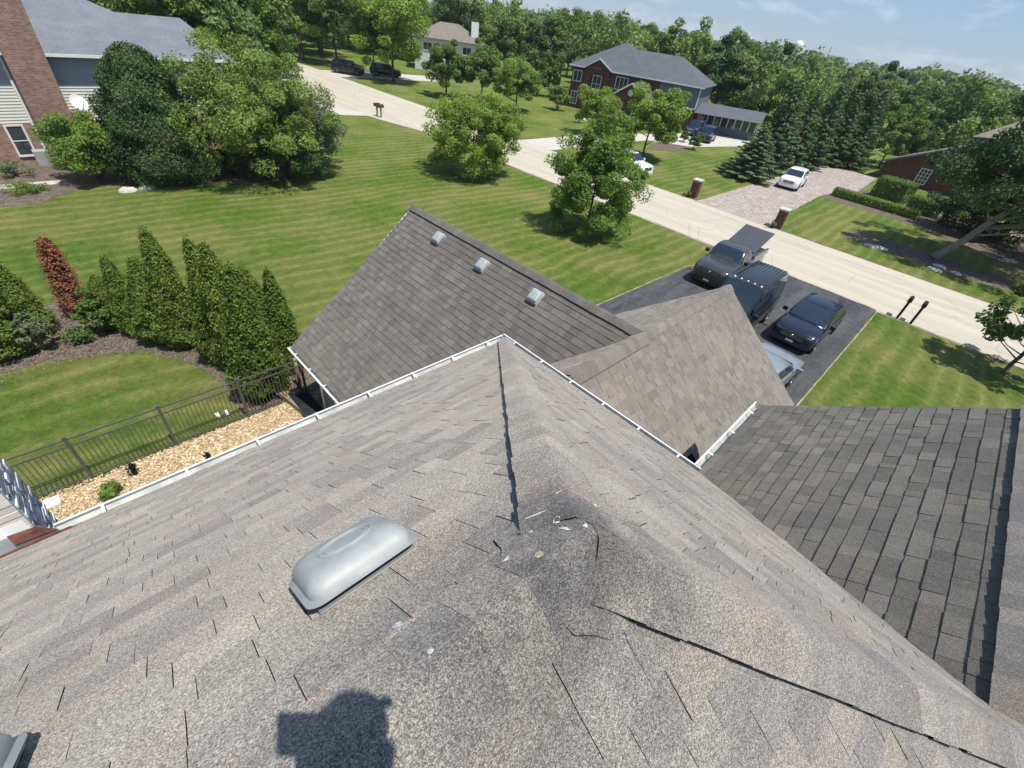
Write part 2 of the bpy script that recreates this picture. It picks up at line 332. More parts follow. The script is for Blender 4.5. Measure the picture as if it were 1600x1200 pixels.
def tintmat(name, col, rough=.8, trans=0.0, bump=0, spec=.3):
    t = NT(name); c = t.mix(1, col, t.tint(), 'MULTIPLY')
    if trans:
        oi = t.n.new('ShaderNodeObjectInfo'); c = t.mix(1, c, t.ramp(oi.outputs['Random'], 0, 1, (.78, .84, .80), (1.22, 1.12, 1.1)), 'MULTIPLY')
    t.set(c, rough, 0, spec)
    if bump: t.bump(t.noise(30, 4), bump, .01)
    if trans:
        tr = t.n.new('ShaderNodeBsdfTranslucent'); t.put(tr.inputs[0], t.mix(1, c, (1.5, 1.6, .6), 'MULTIPLY')); mx = t.n.new('ShaderNodeMixShader'); mx.inputs[0].default_value = trans
        t.l.new(t.b.outputs[0], mx.inputs[1]); t.l.new(tr.outputs[0], mx.inputs[2]); t.l.new(mx.outputs[0], t.out.inputs[0])
    return t.m
M['chip'] = tintmat('wood_chip', (.56, .43, .27)); M['stone'] = tintmat('ledge_stone', (.52, .52, .53), .85, bump=.6); M['slab'] = tintmat('limestone_block', (.74, .71, .68), .85, bump=.4)
M['lf_ash'] = tintmat('leaf_bright', (.19, .275, .055), .55, .30); M['lf_mid'] = tintmat('leaf_mid', (.12, .19, .048), .6, .25)
M['lf_dark'] = tintmat('leaf_dark', (.055, .100, .030), .6, .15); M['lf_spruce'] = tintmat('leaf_spruce', (.105, .165, .080), .65, .08)
M['lf_arb'] = tintmat('leaf_arborvitae', (.112, .162, .026), .65, .12); M['lf_dead'] = tintmat('leaf_dead', (.20, .085, .050), .8, .1); M['lf_far'] = tintmat('leaf_far', (.145, .215, .070), .7, .22)
M['lf_olive'] = tintmat('leaf_olive', (.155, .225, .055), .65, .25)
M['lf_grey'] = tintmat('leaf_greygreen', (.15, .19, .10), .7, .2)
# ------------------------------------------------------------------ foliage
def leaf_cloud(name, C, size, mat, parent=None, nrm=None, spread=.9, shade=None, asp=.55, **k):
    """one mesh of folded leaf-shaped faces; C (n,3) centres, size (n,), nrm preferred normals"""
    n = len(C); C = np.asarray(C, float); size = np.broadcast_to(size, (n,))
    a = NR.normal(size=(n, 3))
    N = a*spread if nrm is None else nrm+a*spread
    N /= np.linalg.norm(N, axis=1)[:, None]+1e-9
    T = NR.normal(size=(n, 3)); T -= (T*N).sum(1)[:, None]*N; T /= np.linalg.norm(T, axis=1)[:, None]+1e-9
    B = np.cross(N, T); s = size[:, None]
    V = np.empty((n, 4, 3)); V[:, 0] = C-T*s*.5; V[:, 1] = C+B*s*asp*.5+N*s*.08; V[:, 2] = C+T*s*.5; V[:, 3] = C-B*s*asp*.5+N*s*.08
    me = bpy.data.meshes.new(name); me.vertices.add(4*n); me.vertices.foreach_set('co', V.ravel())
    me.loops.add(4*n); me.polygons.add(n); me.loops.foreach_set('vertex_index', np.arange(4*n)); me.polygons.foreach_set('loop_start', np.arange(0, 4*n, 4)); me.polygons.foreach_set('loop_total', np.full(n, 4))
    sh = NR.uniform(.7, 1.3, n) if shade is None else shade*NR.uniform(.8, 1.2, n)
    hue = NR.uniform(-.1, .1, n); col = np.stack([sh*(1+hue), sh, sh*(1-hue), np.ones(n)], 1)
    at = me.color_attributes.new('tint', 'FLOAT_COLOR', 'POINT'); at.data.foreach_set('color', np.repeat(col, 4, 0).ravel())
    me.update(calc_edges=True); me.materials.append(mat)
    o = bpy.data.objects.new(name, me); COL.objects.link(o)
    if parent is not None: o.parent = parent
    return tag(o, **k)
def crown_points(n, h0, h1, r, nclus=60, wobble=.25, clus=.2, inner=.35, top=1.0, seed=0):
    """points in irregular clumps through an ellipsoidal crown, base h0 to top h1, radius r; returns points, outward normals, shade, clump centres"""
    R = np.random.RandomState(seed); cz = (h0+h1)/2; rz = (h1-h0)/2
    d = R.normal(size=(nclus, 3)); d /= np.linalg.norm(d, axis=1)[:, None]
    d[:, 2] = np.where(d[:, 2] < -.75, -d[:, 2]*.5, d[:, 2])
    rad = np.minimum(R.uniform(inner, 1, nclus)**.6*(1+wobble*R.uniform(-1, 1, nclus))*.86, .95)
    cc = d*rad[:, None]; cc[:, :2] *= (1-np.clip(cc[:, 2:3], 0, 1)*(1-top))
    w = R.uniform(.5, 1.4, nclus); idx = R.choice(nclus, n, p=w/w.sum())
    q = R.normal(size=(n, 3)); q /= np.linalg.norm(q, axis=1)[:, None]; q *= R.uniform(.35, 1, n)[:, None]**.7
    cs = (clus*R.uniform(.7, 1.35, nclus))[idx][:, None]
    p = cc[idx]+q*cs*np.array([1, 1, .72*r/rz if rz > 0 else 1])
    nr = p*.5+q*.7+np.array([0, 0, .5]); csh = R.uniform(.82, 1.18, nclus)[idx]
    P = p*np.array([r, r, rz])+np.array([0, 0, cz]); P[:, 2] = np.maximum(P[:, 2], .12+.25*R.uniform(0, 1, len(P))); CC = cc*np.array([r, r, rz])+np.array([0, 0, cz])
    return P, nr, csh, CC
def limbs(mb, CC, h0, base_r, lean=(0, 0), n=14, seed=1, trunk_top=.75):
    R = random.Random(seed); top = max(c[2] for c in CC)*trunk_top
    def tp(z): s = z/max(top, .01); return Vector((lean[0]*s, lean[1]*s, z))
    zs = [0, h0*.15, h0*.6, h0, h0+(top-h0)*.35, h0+(top-h0)*.7, top]
    pts = [tp(z)+Vector((R.uniform(-.03, .03)*h0, R.uniform(-.03, .03)*h0, 0)) for z in zs]; pts[0] = tp(0)
    mb.tube(pts, [base_r*1.35, base_r*1.02, base_r*.9, base_r*.8, base_r*.55, base_r*.32, base_r*.12], 8)
    order = list(range(len(CC))); R.shuffle(order)
    for i in order[:n]:
        c = Vector(CC[i]); z = max(h0*.7, min(top*.9, c.z-R.uniform(.25, .5)*math.hypot(c.x, c.y)-.2)); s = tp(z)
        mid = s.lerp(c, .5)+Vector((0, 0, -.06*(c-s).length)); rr = base_r*.42*(1-.5*z/top)
        mb.tube([s, mid, c], [rr, rr*.6, rr*.15], 5)
def tree_proto(name, h0, h1, r, n, leaf, mat, bark='bark', base_r=.14, lean=(0, 0), seed=0, label=None, cat='tree', group=None, nlimb=16, **kw):
    root = empty(name, label=label, cat=cat, group=group)
    P, nr, sh, CC = crown_points(n, h0, h1, r, seed=seed, **kw)
    P[:, :2] += np.array(lean)*(P[:, 2:3]/h1); CC = CC+np.concatenate([np.array(lean)*(CC[:, 2:3]/h1), np.zeros((len(CC), 1))], 1)
    leaf_cloud('crown', P, NR.uniform(.7, 1.3, len(P))*leaf, mat, root, nrm=nr, spread=.75, shade=sh)
    mb = LMB(); limbs(mb, CC, h0+.1*(h1-h0), base_r, lean, nlimb, seed); mb.build('trunk', M[bark], root)
    return root
def place(o, x, y, rz=0, s=1.0, z=0, label=None, group=None, sz=None):
    o.location = (x, y, z); o.rotation_euler = (0, 0, rz); o.scale = (s, s, sz or s)
    if label: o['label'] = label
    if group: o['group'] = group
    return o
def spruce_proto(h, R0, n, leaf, mat, seed=0, droop=.25, name='spruce_tree', label=None, group=None):
    root = empty(name, label=label, cat='tree', group=group); R = np.random.RandomState(seed)
    nb = 150; zf = (np.arange(nb)+R.uniform(0, 1, nb))/nb; zb = .06*h+zf**1.05*h*.93; rb = R0*(1-zf)**.82*R.uniform(.78, 1.12, nb)+.08
    az = np.arange(nb)*2.399+R.uniform(-.3, .3, nb); w = rb*(.4+rb); idx = R.choice(nb, n, p=w/w.sum())
    t = R.uniform(.08, 1, n)**.62; a = az[idx]; rr = rb[idx]*t; wid = .30*rb[idx]*(1.05-t*.75)
    side = R.uniform(-1, 1, n)*wid; x = np.cos(a)*rr-np.sin(a)*side; y = np.sin(a)*rr+np.cos(a)*side
    z = zb[idx]-droop*rr*.8+.16*rr*t*t-np.abs(side)*.25+R.normal(0, .05*h/10, n)
    P = np.stack([x, y, z], 1); nr = np.stack([np.cos(a)*.6, np.sin(a)*.6, np.full(n, .9)], 1)
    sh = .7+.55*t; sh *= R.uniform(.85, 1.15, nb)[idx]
    leaf_cloud('crown', P, R.uniform(.7, 1.3, n)*leaf, mat, root, nrm=nr, spread=.6, shade=sh, asp=.34)
    mb = LMB(); mb.tube([(0, 0, 0), (0, 0, h*.5), (0, 0, h*.98)], [.05*R0+.05, .04*R0+.03, .015], 7)
    for k in range(0, nb, 4): mb.tube([(0, 0, zb[k]), (math.cos(az[k])*rb[k]*.85, math.sin(az[k])*rb[k]*.85, zb[k]-droop*rb[k]*.6)], [.03, .008], 4, cap=False)
    mb.build('trunk', M['bark'], root); return root
def arb_proto(h, r, n, leaf, mat, seed=0, name='arborvitae', label=None, group=None, sparse=1.0, point=.8, cat='shrub'):
    """dense flame-shaped evergreen of upright sprays"""
    root = empty(name, label=label, cat=cat, group=group); R = np.random.RandomState(seed)
    zf = R.uniform(0, 1, n)**.9; a = R.uniform(0, 2*math.pi, n)
    prof = np.minimum(1, (.55+zf*3.2))*(1-zf)**point*1.12
    ph = R.uniform(0, 6.28, 8)
    lump = 1+.10*np.sin(a*3+ph[0]+zf*5)+.10*np.sin(a*5+ph[1]-zf*11)+.09*np.sin(zf*26+a*2+ph[2])+.05*np.sin(a*9+zf*30+ph[3])
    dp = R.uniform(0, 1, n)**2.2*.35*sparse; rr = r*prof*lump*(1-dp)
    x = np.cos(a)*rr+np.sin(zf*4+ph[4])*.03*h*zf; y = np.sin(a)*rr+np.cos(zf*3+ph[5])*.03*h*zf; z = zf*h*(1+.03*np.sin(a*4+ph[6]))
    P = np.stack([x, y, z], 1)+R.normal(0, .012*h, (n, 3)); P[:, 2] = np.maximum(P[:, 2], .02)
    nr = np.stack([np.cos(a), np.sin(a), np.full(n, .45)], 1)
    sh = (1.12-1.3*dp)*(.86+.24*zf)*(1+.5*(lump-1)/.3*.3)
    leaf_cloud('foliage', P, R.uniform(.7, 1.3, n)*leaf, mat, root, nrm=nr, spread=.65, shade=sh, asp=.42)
    mb = LMB(); mb.tube([(0, 0, 0), (0, 0, h*.4), (0, 0, h*.93)], [r*.12, r*.09, .01], 6)
    for k in range(14):
        aa = R.uniform(0, 6.28); zz = h*R.uniform(.08, .6); mb.tube([(0, 0, zz), (math.cos(aa)*r*.6, math.sin(aa)*r*.6, zz+h*.12)], [.02, .006], 4, cap=False)
    mb.build('stem', M['bark'], root); return root
def bush_proto(h, r, n, leaf, mat, seed=0, name='bush', label=None, group=None, nclus=30, clus=.3, cat='bush', upright=0, stem='bark'):
    root = empty(name, label=label, cat=cat, group=group)
    P, nr, sh, CC = crown_points(n, 0.02, h, r, nclus=nclus, clus=clus, seed=seed, wobble=.3)
    P[:, 2] = np.abs(P[:, 2])
    leaf_cloud('foliage', P, NR.uniform(.6, 1.3, len(P))*leaf, mat, root, nrm=nr, spread=.8, shade=sh)
    mb = LMB()
    for c in CC[:12]:
        mb.tube([(0, 0, 0), (c[0]*.5, c[1]*.5, c[2]*.6), tuple(c)], [.03, .02, .006], 4, cap=False)
    mb.build('stem', M[stem], root); return root
#=SPLIT=
# ------------------------------------------------------------------ the ground, lawns, road, drives, beds
def sheet(name, pts, z, mat, parent=None, **k):
    mb = MB(); mb.face([(p[0], p[1], z) for p in pts], 0); return mb.build(name, mat, parent, **k)
def wob(pts, amp=.06, step=.5, seed=3):
    R = random.Random(seed); out = []
    for i, p in enumerate(pts):
        q = pts[(i+1) % len(pts)]; L = math.hypot(q[0]-p[0], q[1]-p[1]); n = max(1, int(L/step))
        for j in range(n): t = j/n; out.append((p[0]+(q[0]-p[0])*t+R.uniform(-amp, amp), p[1]+(q[1]-p[1])*t+R.uniform(-amp, amp)))
    return out
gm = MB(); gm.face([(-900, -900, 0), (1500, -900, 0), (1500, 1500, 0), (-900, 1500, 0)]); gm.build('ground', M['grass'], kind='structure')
sheet('road', wob([(30.4, -90), (39.0, -90), (39.0, 88), (37.4, 100), (30, 130), (18, 130), (25, 100), (24.8, 58), (27.5, 53.5), (30.1, 43)], .05, 1.2), .012, M['road'], kind='structure')
sheet('driveway', wob([(10.75, .75), (30.45, .75), (30.45, 6.2), (27.3, 9.0), (25.4, 9.7), (10.75, 9.9)], .05, .5, 5), .020, M['asphalt'], kind='structure')
sheet('paver_driveway', wob([(38.9, 16.4), (48.5, 16.5), (70.6, 16.9), (76, 16), (75, 10.3), (63, 9.6), (56, 11.2), (46.8, 10.8), (41, 10.6), (38.9, 9.9)], .06, .8, 8), .020, M['paver'], kind='structure')
sheet('neighbour_driveway', [(30.5, 50.5), (29.5, 50.4), (20.5, 52.5), (14, 53), (14, 57), (24, 56.3), (26, 56.5), (27, 54.5)], .020, M['concrete'], kind='structure')
sheet('far_driveway', [(38.9, 84), (38.9, 77.5), (44, 77.3), (56, 76), (60, 82), (50, 84)], .020, M['concrete'], kind='structure')
sheet('house_driveway', [(38.9, 37.6), (38.9, 33.2), (58, 33.5), (62, 29), (72, 27), (82, 29), (84, 34), (62, 36), (58, 38)], .020, M['concrete'], kind='structure')
# soil/gravel seam where the drive and road meet the lawn
def strip(name, pts, w, z, mat, seed=2):
    mb = MB(); R = random.Random(seed)
    for (a, b) in zip(pts, pts[1:]):
        L = math.hypot(b[0]-a[0], b[1]-a[1]); n = max(1, int(L/.4)); dx, dy = (b[0]-a[0])/L, (b[1]-a[1])/L
        prev = None
        for j in range(n+1):
            t = j/n; c = (a[0]+(b[0]-a[0])*t, a[1]+(b[1]-a[1])*t); w1 = w*R.uniform(.4, 1.3); w2 = w*R.uniform(.4, 1.3)
            cur = ((c[0]-dy*w1, c[1]+dx*w1, z), (c[0]+dy*w2, c[1]-dx*w2, z))
            if prev: mb.face([prev[0], prev[1], cur[1], cur[0]])
            prev = cur
    return mb.build(name, mat, kind='structure')
strip('verge', [(10.4, 9.95), (25.4, 9.85), (27.5, 9.1), (30.45, 6.3)], .028, .024, M['verge'])
strip('verge', [(10.4, .72), (30.4, .70)], .028, .024, M['verge'], 4)
strip('verge', [(39.08, -60), (39.08, 9.9)], .09, .017, M['mulch'], 5)
strip('verge', [(30.3, -60), (30.3, .6)], .05, .017, M['mulch'], 6)
strip('verge', [(30.3, 6.4), (30.2, 42)], .05, .017, M['mulch'], 6)
# back yard
lawn_poly = wob([(-14, 11.45), (1.7, 11.6), (1.75, 13.1), (1.6, 14.2), (1.1, 15.6), (.3, 16.7), (-.8, 17.1), (-2.0, 17.45), (-14, 17.9)], .07, .35, 3)
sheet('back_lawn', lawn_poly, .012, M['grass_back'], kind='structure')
mulch_poly = wob([(-14, 17.7), (-2.0, 17.35), (-.8, 17.0), (.3, 16.6), (1.0, 15.5), (1.5, 14.1), (1.65, 13.0), (1.6, 10.6), (3.3, 10.6), (4.6, 12.2), (5.0, 14.2), (4.4, 16.5), (2.0, 19.2), (0.2, 21.2), (-3, 21.5), (-14, 22)], .12, .4, 9)
sheet('mulch_bed', mulch_poly, .008, M['mulch'], kind='structure')
sheet('wood_chip_path', wob([(-8, 4.6), (3.0, 4.6), (3.0, 10.9), (2.9, 11.6), (-1.8, 11.45), (-8, 11.5)], .04, .4, 6), .016, M['chips'], kind='structure')
# loose wood chips
n = 15000; cx = NR.uniform(-3.4, 3.0, n); cy = 7.6+NR.uniform(0, 1, n)**.8*3.95
P = np.stack([cx, cy, NR.uniform(.02, .05, n)], 1); shd = NR.choice([.55, .85, 1.0, 1.25, 1.6], n, p=[.12, .28, .3, .2, .1])
leaf_cloud('wood_chips', P, NR.uniform(.035, .10, n), M['chip'], nrm=np.tile((0, 0, 1.6), (n, 1)), spread=.6, shade=shd, asp=.5, kind='stuff')
n = 9000; ang = NR.uniform(0, 1, n); cx = NR.uniform(-4, 5, n); cy = NR.uniform(11.6, 21, n)
keep = ((cx-(-1.8))**2/14.0+(cy-12.2)**2/24 > 1) & (cx+cy*.75 < 15.6); cx = cx[keep]; cy = cy[keep]
P = np.stack([cx, cy, NR.uniform(.01, .04, len(cx))], 1)
leaf_cloud('mulch_litter', P, NR.uniform(.04, .11, len(cx)), M['chip'], nrm=np.tile((0, 0, 1.6), (len(cx), 1)), spread=.6, shade=NR.choice([.15, .22, .3, .42], len(cx)), asp=.4, kind='stuff')
# pit beside the garage, the timber and the concrete pad
sheet('window_well_floor', [(3.1, 9.0), (3.64, 9.0), (3.64, 12.0), (3.1, 12.0)], .024, M['deck'], kind='structure')
# ------------------------------------------------------------------ the house
TT = .806
house = empty('house', (4.87, 4.5, 0), label='brown shingled house under the camera, seen as hip and gable roofs with white gutters', cat='house')
E0 = 5.62; AP = Vector((.62, .25, E0+4.25*TT)); C0 = Vector((4.87, 4.5, E0)); C1 = Vector((4.87, .69, E0)); VV = Vector((2.525, -1.655, E0+2.345*TT))
ZR = 5.633
# walls
wl = MB(); wl.box((-8, -3.9, 0), (4.45, 4.05, E0-.15)); wl.box((4.45, -3.9, 0), (6.5, .25, E0-.15)); wl.face([(6.5, .25, E0-.15), (6.5, -3.9, E0-.15), (6.5, -1.8, E0+1.45)])
wl.build('wall', M['siding_grey'], house)
gw = MB(); gw.box((3.66, .25, 0), (10.7, 10.45, 2.27)); gw.face([(3.66, 10.45, 2.27), (10.7, 10.45, 2.27), (7.227, 10.45, 5.2)]); gw.face([(10.7, .0, 2.27), (10.7, 6.3, 2.27), (10.7, 3.102, 5.2)])
gw.build('garage_wall', M['siding_grey'], house)
sl = MB()
for k in range(10): 
    z = .30+k*.19; sl.box((3.635, 4.5, z), (3.659, 10.44, z+.185), col=(1, 1, 1))
sl.build('lap_board', M['siding_grey'], house, kind='stuff')
cb = MB(); cb.box((3.62, 10.35, 0), (3.71, 10.47, 2.27)); cb.box((3.58, 9.4, .1), (3.634, 9.47, 2.2)); cb.build('corner_board', M['trim_white'], house)
hs = MB()
SH = []          # every shingle: (plane, verts3d..., size score)
def clip(poly, a, b):
    """clip 2D poly to the left of the line a->b"""
    out = []; dx, dy = b[0]-a[0], b[1]-a[1]
    f = lambda p: dx*(p[1]-a[1])-dy*(p[0]-a[0])
    for i in range(len(poly)):
        p, q = poly[i], poly[(i+1) % len(poly)]; fp, fq = f(p), f(q)
        if fp >= 0: out.append(p)
        if (fp >= 0) != (fq >= 0):
            t = fp/(fp-fq); out.append((p[0]+(q[0]-p[0])*t, p[1]+(q[1]-p[1])*t))
    return out
def roof_plane(name, poly3, udir, mat_i, exposure=.143, seed=1, tints=None, deckmb=None, wave=.0, phase=0.0, parent_key='roof', thick=1.0, widths=(.09, .13, .165, .2, .24, .3, .165, .2)):
    """lay laminated shingles over a convex roof polygon; u runs along the eave, v runs down the slope from the highest point"""
    R = random.Random(seed); P3 = [Vector(p) for p in poly3]; U = Vector(udir).normalized()
    Nn = None
    for i in range(1, len(P3)-1):
        c = (P3[i]-P3[0]).cross(P3[i+1]-P3[0])
        if c.length > 1e-6: Nn = c.normalized(); break
    if Nn.z < 0: Nn = -Nn
    V = Nn.cross(U); V = V if V.z < 0 else -V; O = max(P3, key=lambda p: p.z)
    poly = [((p-O).dot(U), (p-O).dot(V)) for p in P3]
    ar = sum(poly[i][0]*poly[(i+1) % len(poly)][1]-poly[(i+1) % len(poly)][0]*poly[i][1] for i in range(len(poly)))
    if ar < 0: poly = poly[::-1]
    deckmb.face([O+U*a+V*b-Nn*.004 for a, b in poly])
    vmax = max(p[1] for p in poly); vmin = min(p[1] for p in poly); umin = min(p[0] for p in poly); umax = max(p[0] for p in poly)
    k = 0; vb = vmax+.012
    grow = []   # polygon with a slight overhang is not needed: edges are cut clean
    while vb > vmin+.01:
        vt = vb-exposure*1.12; u = umin-R.uniform(0, .3)
        hb0 = .0065
        while u < umax:
            w = R.choice(widths); hi = R.random() < .5
            q = [(u+.0012, vt), (u+w-.0012, vt), (u+w-.0012, vb+R.uniform(-.002, .003)), (u+.0012, vb+R.uniform(-.002, .003))]
            ar = sum(q[i][0]*q[(i+1) % 4][1]-q[(i+1) % 4][0]*q[i][1] for i in range(4))
            if ar < 0: q = q[::-1]
            inside = True
            for i in range(len(poly)):
                a, b = poly[i], poly[(i+1) % len(poly)]
                # let the lowest course hang over the eave edge
                if abs(a[1]-vmax) < 1e-4 and abs(b[1]-vmax) < 1e-4: continue
                q = clip(q, a, b)
                if len(q) < 3: inside = False; break
            if inside:
                hb = ((.0085 if hi else .0050)+R.uniform(0, .0015))*thick; tn = R.choice(tints) if tints else 1
                g = R.uniform(.93, 1.07)
                tn = (tn[0]*g, tn[1]*g, tn[2]*g)
                def pt(c, drop=0.0):
                    f = (c[1]-vt)/(vb-vt); h = .0008+hb*f*1.0
                    wv = wave*math.sin(c[0]*3.1+c[1]*2.0+phase)*math.sin(c[1]*4.3+c[0]*.8)
                    return O+U*c[0]+V*c[1]+Nn*(max(h, 0)+wv-drop)
                top = [pt(c) for c in q]; cen = sum(top, Vector())/len(top)
                sides = []
                for i in range(len(q)):
                    a, b = q[i], q[(i+1) % len(q)]
                    if abs(a[1]-vt) < .004 and abs(b[1]-vt) < .004: continue
                    sides.append((top[i], top[(i+1) % len(q)], pt(b, .010), pt(a, .010)))
                px, py, dz = PX(cen); sc = 0
                if dz > .1 and -60 < px < 1660 and -60 < py < 1260:
                    vdir = (cen-Vector((0, 0, CAMZ))); d = vdir.length; sc = abs(vdir.normalized().dot(Nn))*w*exposure/d**2
                SH.append((sc, parent_key, mat_i, top, sides, tn))
            u += w
        vb -= exposure; k += 1
tn_main = [(1, 1, 1), (.9, .9, .92), (1.1, 1.08, 1.05), (.82, .82, .85), (1.04, .99, .96), (.95, .95, .95)]
tn_strong = [(1, 1, 1), (.92, .92, .93), (1.07, 1.06, 1.05), (.85, .85, .87), (1.05, 1.0, .98), (.96, .97, .95), (1.02, 1.01, 1), (1.05, 1.05, 1.04)]
tn_gar = [(1, 1, 1), (.93, .93, .94), (1.07, 1.06, 1.05), (.88, .88, .89), (1.03, 1.01, 1), (.97, .97, .97), (1.16, 1.15, 1.13)]
tn_wing = [(1, 1, 1), (.9, .9, .91), (1.1, 1.1, 1.08), (.86, .86, .87), (1.03, 1.02, 1), (1.25, 1.22, 1.18)]
decks = {}
for key in ('main_roof', 'wing_roof', 'garage_roof', 'front_roof'): decks[key] = MB()
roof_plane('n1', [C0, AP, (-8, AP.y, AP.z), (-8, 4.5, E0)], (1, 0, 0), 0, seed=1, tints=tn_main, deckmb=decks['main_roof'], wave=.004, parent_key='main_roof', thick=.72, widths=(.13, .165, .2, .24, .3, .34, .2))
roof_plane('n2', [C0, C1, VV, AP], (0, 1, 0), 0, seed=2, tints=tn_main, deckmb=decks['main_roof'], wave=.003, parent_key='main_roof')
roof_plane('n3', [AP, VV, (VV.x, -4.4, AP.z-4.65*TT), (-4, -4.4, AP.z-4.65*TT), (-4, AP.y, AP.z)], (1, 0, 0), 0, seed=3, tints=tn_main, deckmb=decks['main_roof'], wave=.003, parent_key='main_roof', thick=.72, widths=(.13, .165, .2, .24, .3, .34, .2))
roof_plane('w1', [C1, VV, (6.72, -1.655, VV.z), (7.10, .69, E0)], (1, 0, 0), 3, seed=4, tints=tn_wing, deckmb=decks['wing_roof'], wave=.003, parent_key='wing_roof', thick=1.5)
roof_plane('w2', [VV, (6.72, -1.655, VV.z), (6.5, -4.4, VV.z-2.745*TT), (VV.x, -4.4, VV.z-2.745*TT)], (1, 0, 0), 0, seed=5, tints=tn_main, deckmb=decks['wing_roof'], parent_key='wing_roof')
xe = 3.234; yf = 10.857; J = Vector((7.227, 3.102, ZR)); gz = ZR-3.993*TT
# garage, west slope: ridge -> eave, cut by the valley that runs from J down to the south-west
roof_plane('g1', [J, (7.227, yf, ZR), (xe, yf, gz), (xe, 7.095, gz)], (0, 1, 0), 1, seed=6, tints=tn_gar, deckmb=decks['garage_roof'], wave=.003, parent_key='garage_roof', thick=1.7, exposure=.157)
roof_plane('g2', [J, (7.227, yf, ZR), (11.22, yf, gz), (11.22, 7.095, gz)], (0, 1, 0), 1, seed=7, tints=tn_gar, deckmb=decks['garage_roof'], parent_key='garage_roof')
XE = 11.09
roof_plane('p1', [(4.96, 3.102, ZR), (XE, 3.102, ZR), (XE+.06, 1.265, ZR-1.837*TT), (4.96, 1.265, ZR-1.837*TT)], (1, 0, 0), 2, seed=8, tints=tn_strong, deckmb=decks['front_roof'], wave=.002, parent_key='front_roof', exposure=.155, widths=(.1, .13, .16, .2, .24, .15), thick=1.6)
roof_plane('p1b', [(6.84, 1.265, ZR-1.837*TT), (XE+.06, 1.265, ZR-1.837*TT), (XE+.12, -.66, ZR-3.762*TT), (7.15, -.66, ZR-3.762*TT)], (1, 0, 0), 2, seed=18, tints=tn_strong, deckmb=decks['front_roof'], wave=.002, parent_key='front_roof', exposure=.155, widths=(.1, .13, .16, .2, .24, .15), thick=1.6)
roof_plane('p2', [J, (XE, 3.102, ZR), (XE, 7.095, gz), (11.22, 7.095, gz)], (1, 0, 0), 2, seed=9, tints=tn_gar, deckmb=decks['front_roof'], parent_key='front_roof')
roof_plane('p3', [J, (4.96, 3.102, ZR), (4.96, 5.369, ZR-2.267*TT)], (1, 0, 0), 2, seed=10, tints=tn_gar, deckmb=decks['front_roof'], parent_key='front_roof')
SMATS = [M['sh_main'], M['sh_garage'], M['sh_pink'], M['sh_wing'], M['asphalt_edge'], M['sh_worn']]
roofs = {k: decks[k].build(k, M['deck'], house) for k in decks}
SH.sort(key=lambda s: -s[0])
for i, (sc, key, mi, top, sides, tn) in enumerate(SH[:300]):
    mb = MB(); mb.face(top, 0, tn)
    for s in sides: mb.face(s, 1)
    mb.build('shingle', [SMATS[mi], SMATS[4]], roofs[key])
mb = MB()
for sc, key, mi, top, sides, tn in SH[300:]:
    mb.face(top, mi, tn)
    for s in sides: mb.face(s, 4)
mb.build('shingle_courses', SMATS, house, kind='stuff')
# ridge and hip caps
def caps(P, Q, na, nb, roof, mi, half=.135, exposure=.143, lift=.024, tints=tn_main, seed=1, butt=.009, worn=0, th=.025, edge=1.0):
    """folded cap shingles from P (low end) to Q (high end); na, nb: outward in-plane directions of the two slopes (pointing down and away from the ridge)"""
    R = random.Random(seed); P = Vector(P); Q = Vector(Q); D = (Q-P); L = D.length; D.normalize(); na = Vector(na).normalized(); nb = Vector(nb).normalized()
    up = -(na+nb).normalized(); n = int(L/exposure)+1; uA = D.cross(na); uA = uA if uA.z > 0 else -uA; uB = D.cross(nb); uB = uB if uB.z > 0 else -uB
    for k in range(n):
        s0 = k*exposure; s1 = min(L, s0+exposure*1.25); h0 = lift+butt; h1 = lift
        ja = R.uniform(-.004, .004); jb = R.uniform(-.003, .003)
        mb = MB(); tn = R.choice(tints); w = 0 if not worn else (1 if s0 > L-worn else 0)
        sec = []
        for s, h in ((s0, h0), (s1, h1)):
            c = P+D*s; r = []
            for f in (1, .55, .16): r.append(c+na*(half+ja)*f+uA*((h if f < 1 else h*edge)+.004*(1-f)))
            r.append(c+up*(h*1.02)+Vector((0, 0, .001)))
            for f in (.16, .55, 1): r.append(c+nb*(half+jb)*f+uB*((h if f < 1 else h*edge)+.004*(1-f)))
            sec.append(r)
        m = len(sec[0])
        for i in range(m-1): mb.face([sec[0][i], sec[0][i+1], sec[1][i+1], sec[1][i]], w, tn, True)
        low = [p-(uA if i < 3 else (uB if i > 3 else up))*th for i, p in enumerate(sec[0])]; low1 = [p-(uA if i < 3 else (uB if i > 3 else up))*th for i, p in enumerate(sec[1])]
        for i in range(m-1): mb.face([sec[0][i], low[i], low[i+1], sec[0][i+1]], 2); mb.face([low[i], low1[i], low1[i+1], low[i+1]], 2)
        mb.face([sec[0][0], sec[1][0], low1[0], low[0]], 2); mb.face([sec[0][-1], low[-1], low1[-1], sec[1][-1]], 2)
        mb.build('ridge_cap', [SMATS[mi], SMATS[5], SMATS[4]], roof)
def inpl(D, N):   # in-plane direction perpendicular to D, pointing down
    v = Vector(D).normalized().cross(Vector(N).normalized()); return v if v.z < 0 else -v
NY = Vector((0, TT, 1)).normalized(); NX = Vector((TT, 0, 1)).normalized(); NmY = Vector((0, -TT, 1)).normalized(); NmX = Vector((-TT, 0, 1)).normalized()
def hipdir(D, N, away):
    v = Vector(D).normalized().cross(N.normalized()); return v if v.dot(Vector(away)) > 0 else -v
d1 = AP-C0; caps(C0, AP+Vector((.03, .03, -.03*TT)), hipdir(d1, NY, (-1, 1, 0)), hipdir(d1, NX, (1, -1, 0)), roofs['main_roof'], 0, seed=2, worn=0)
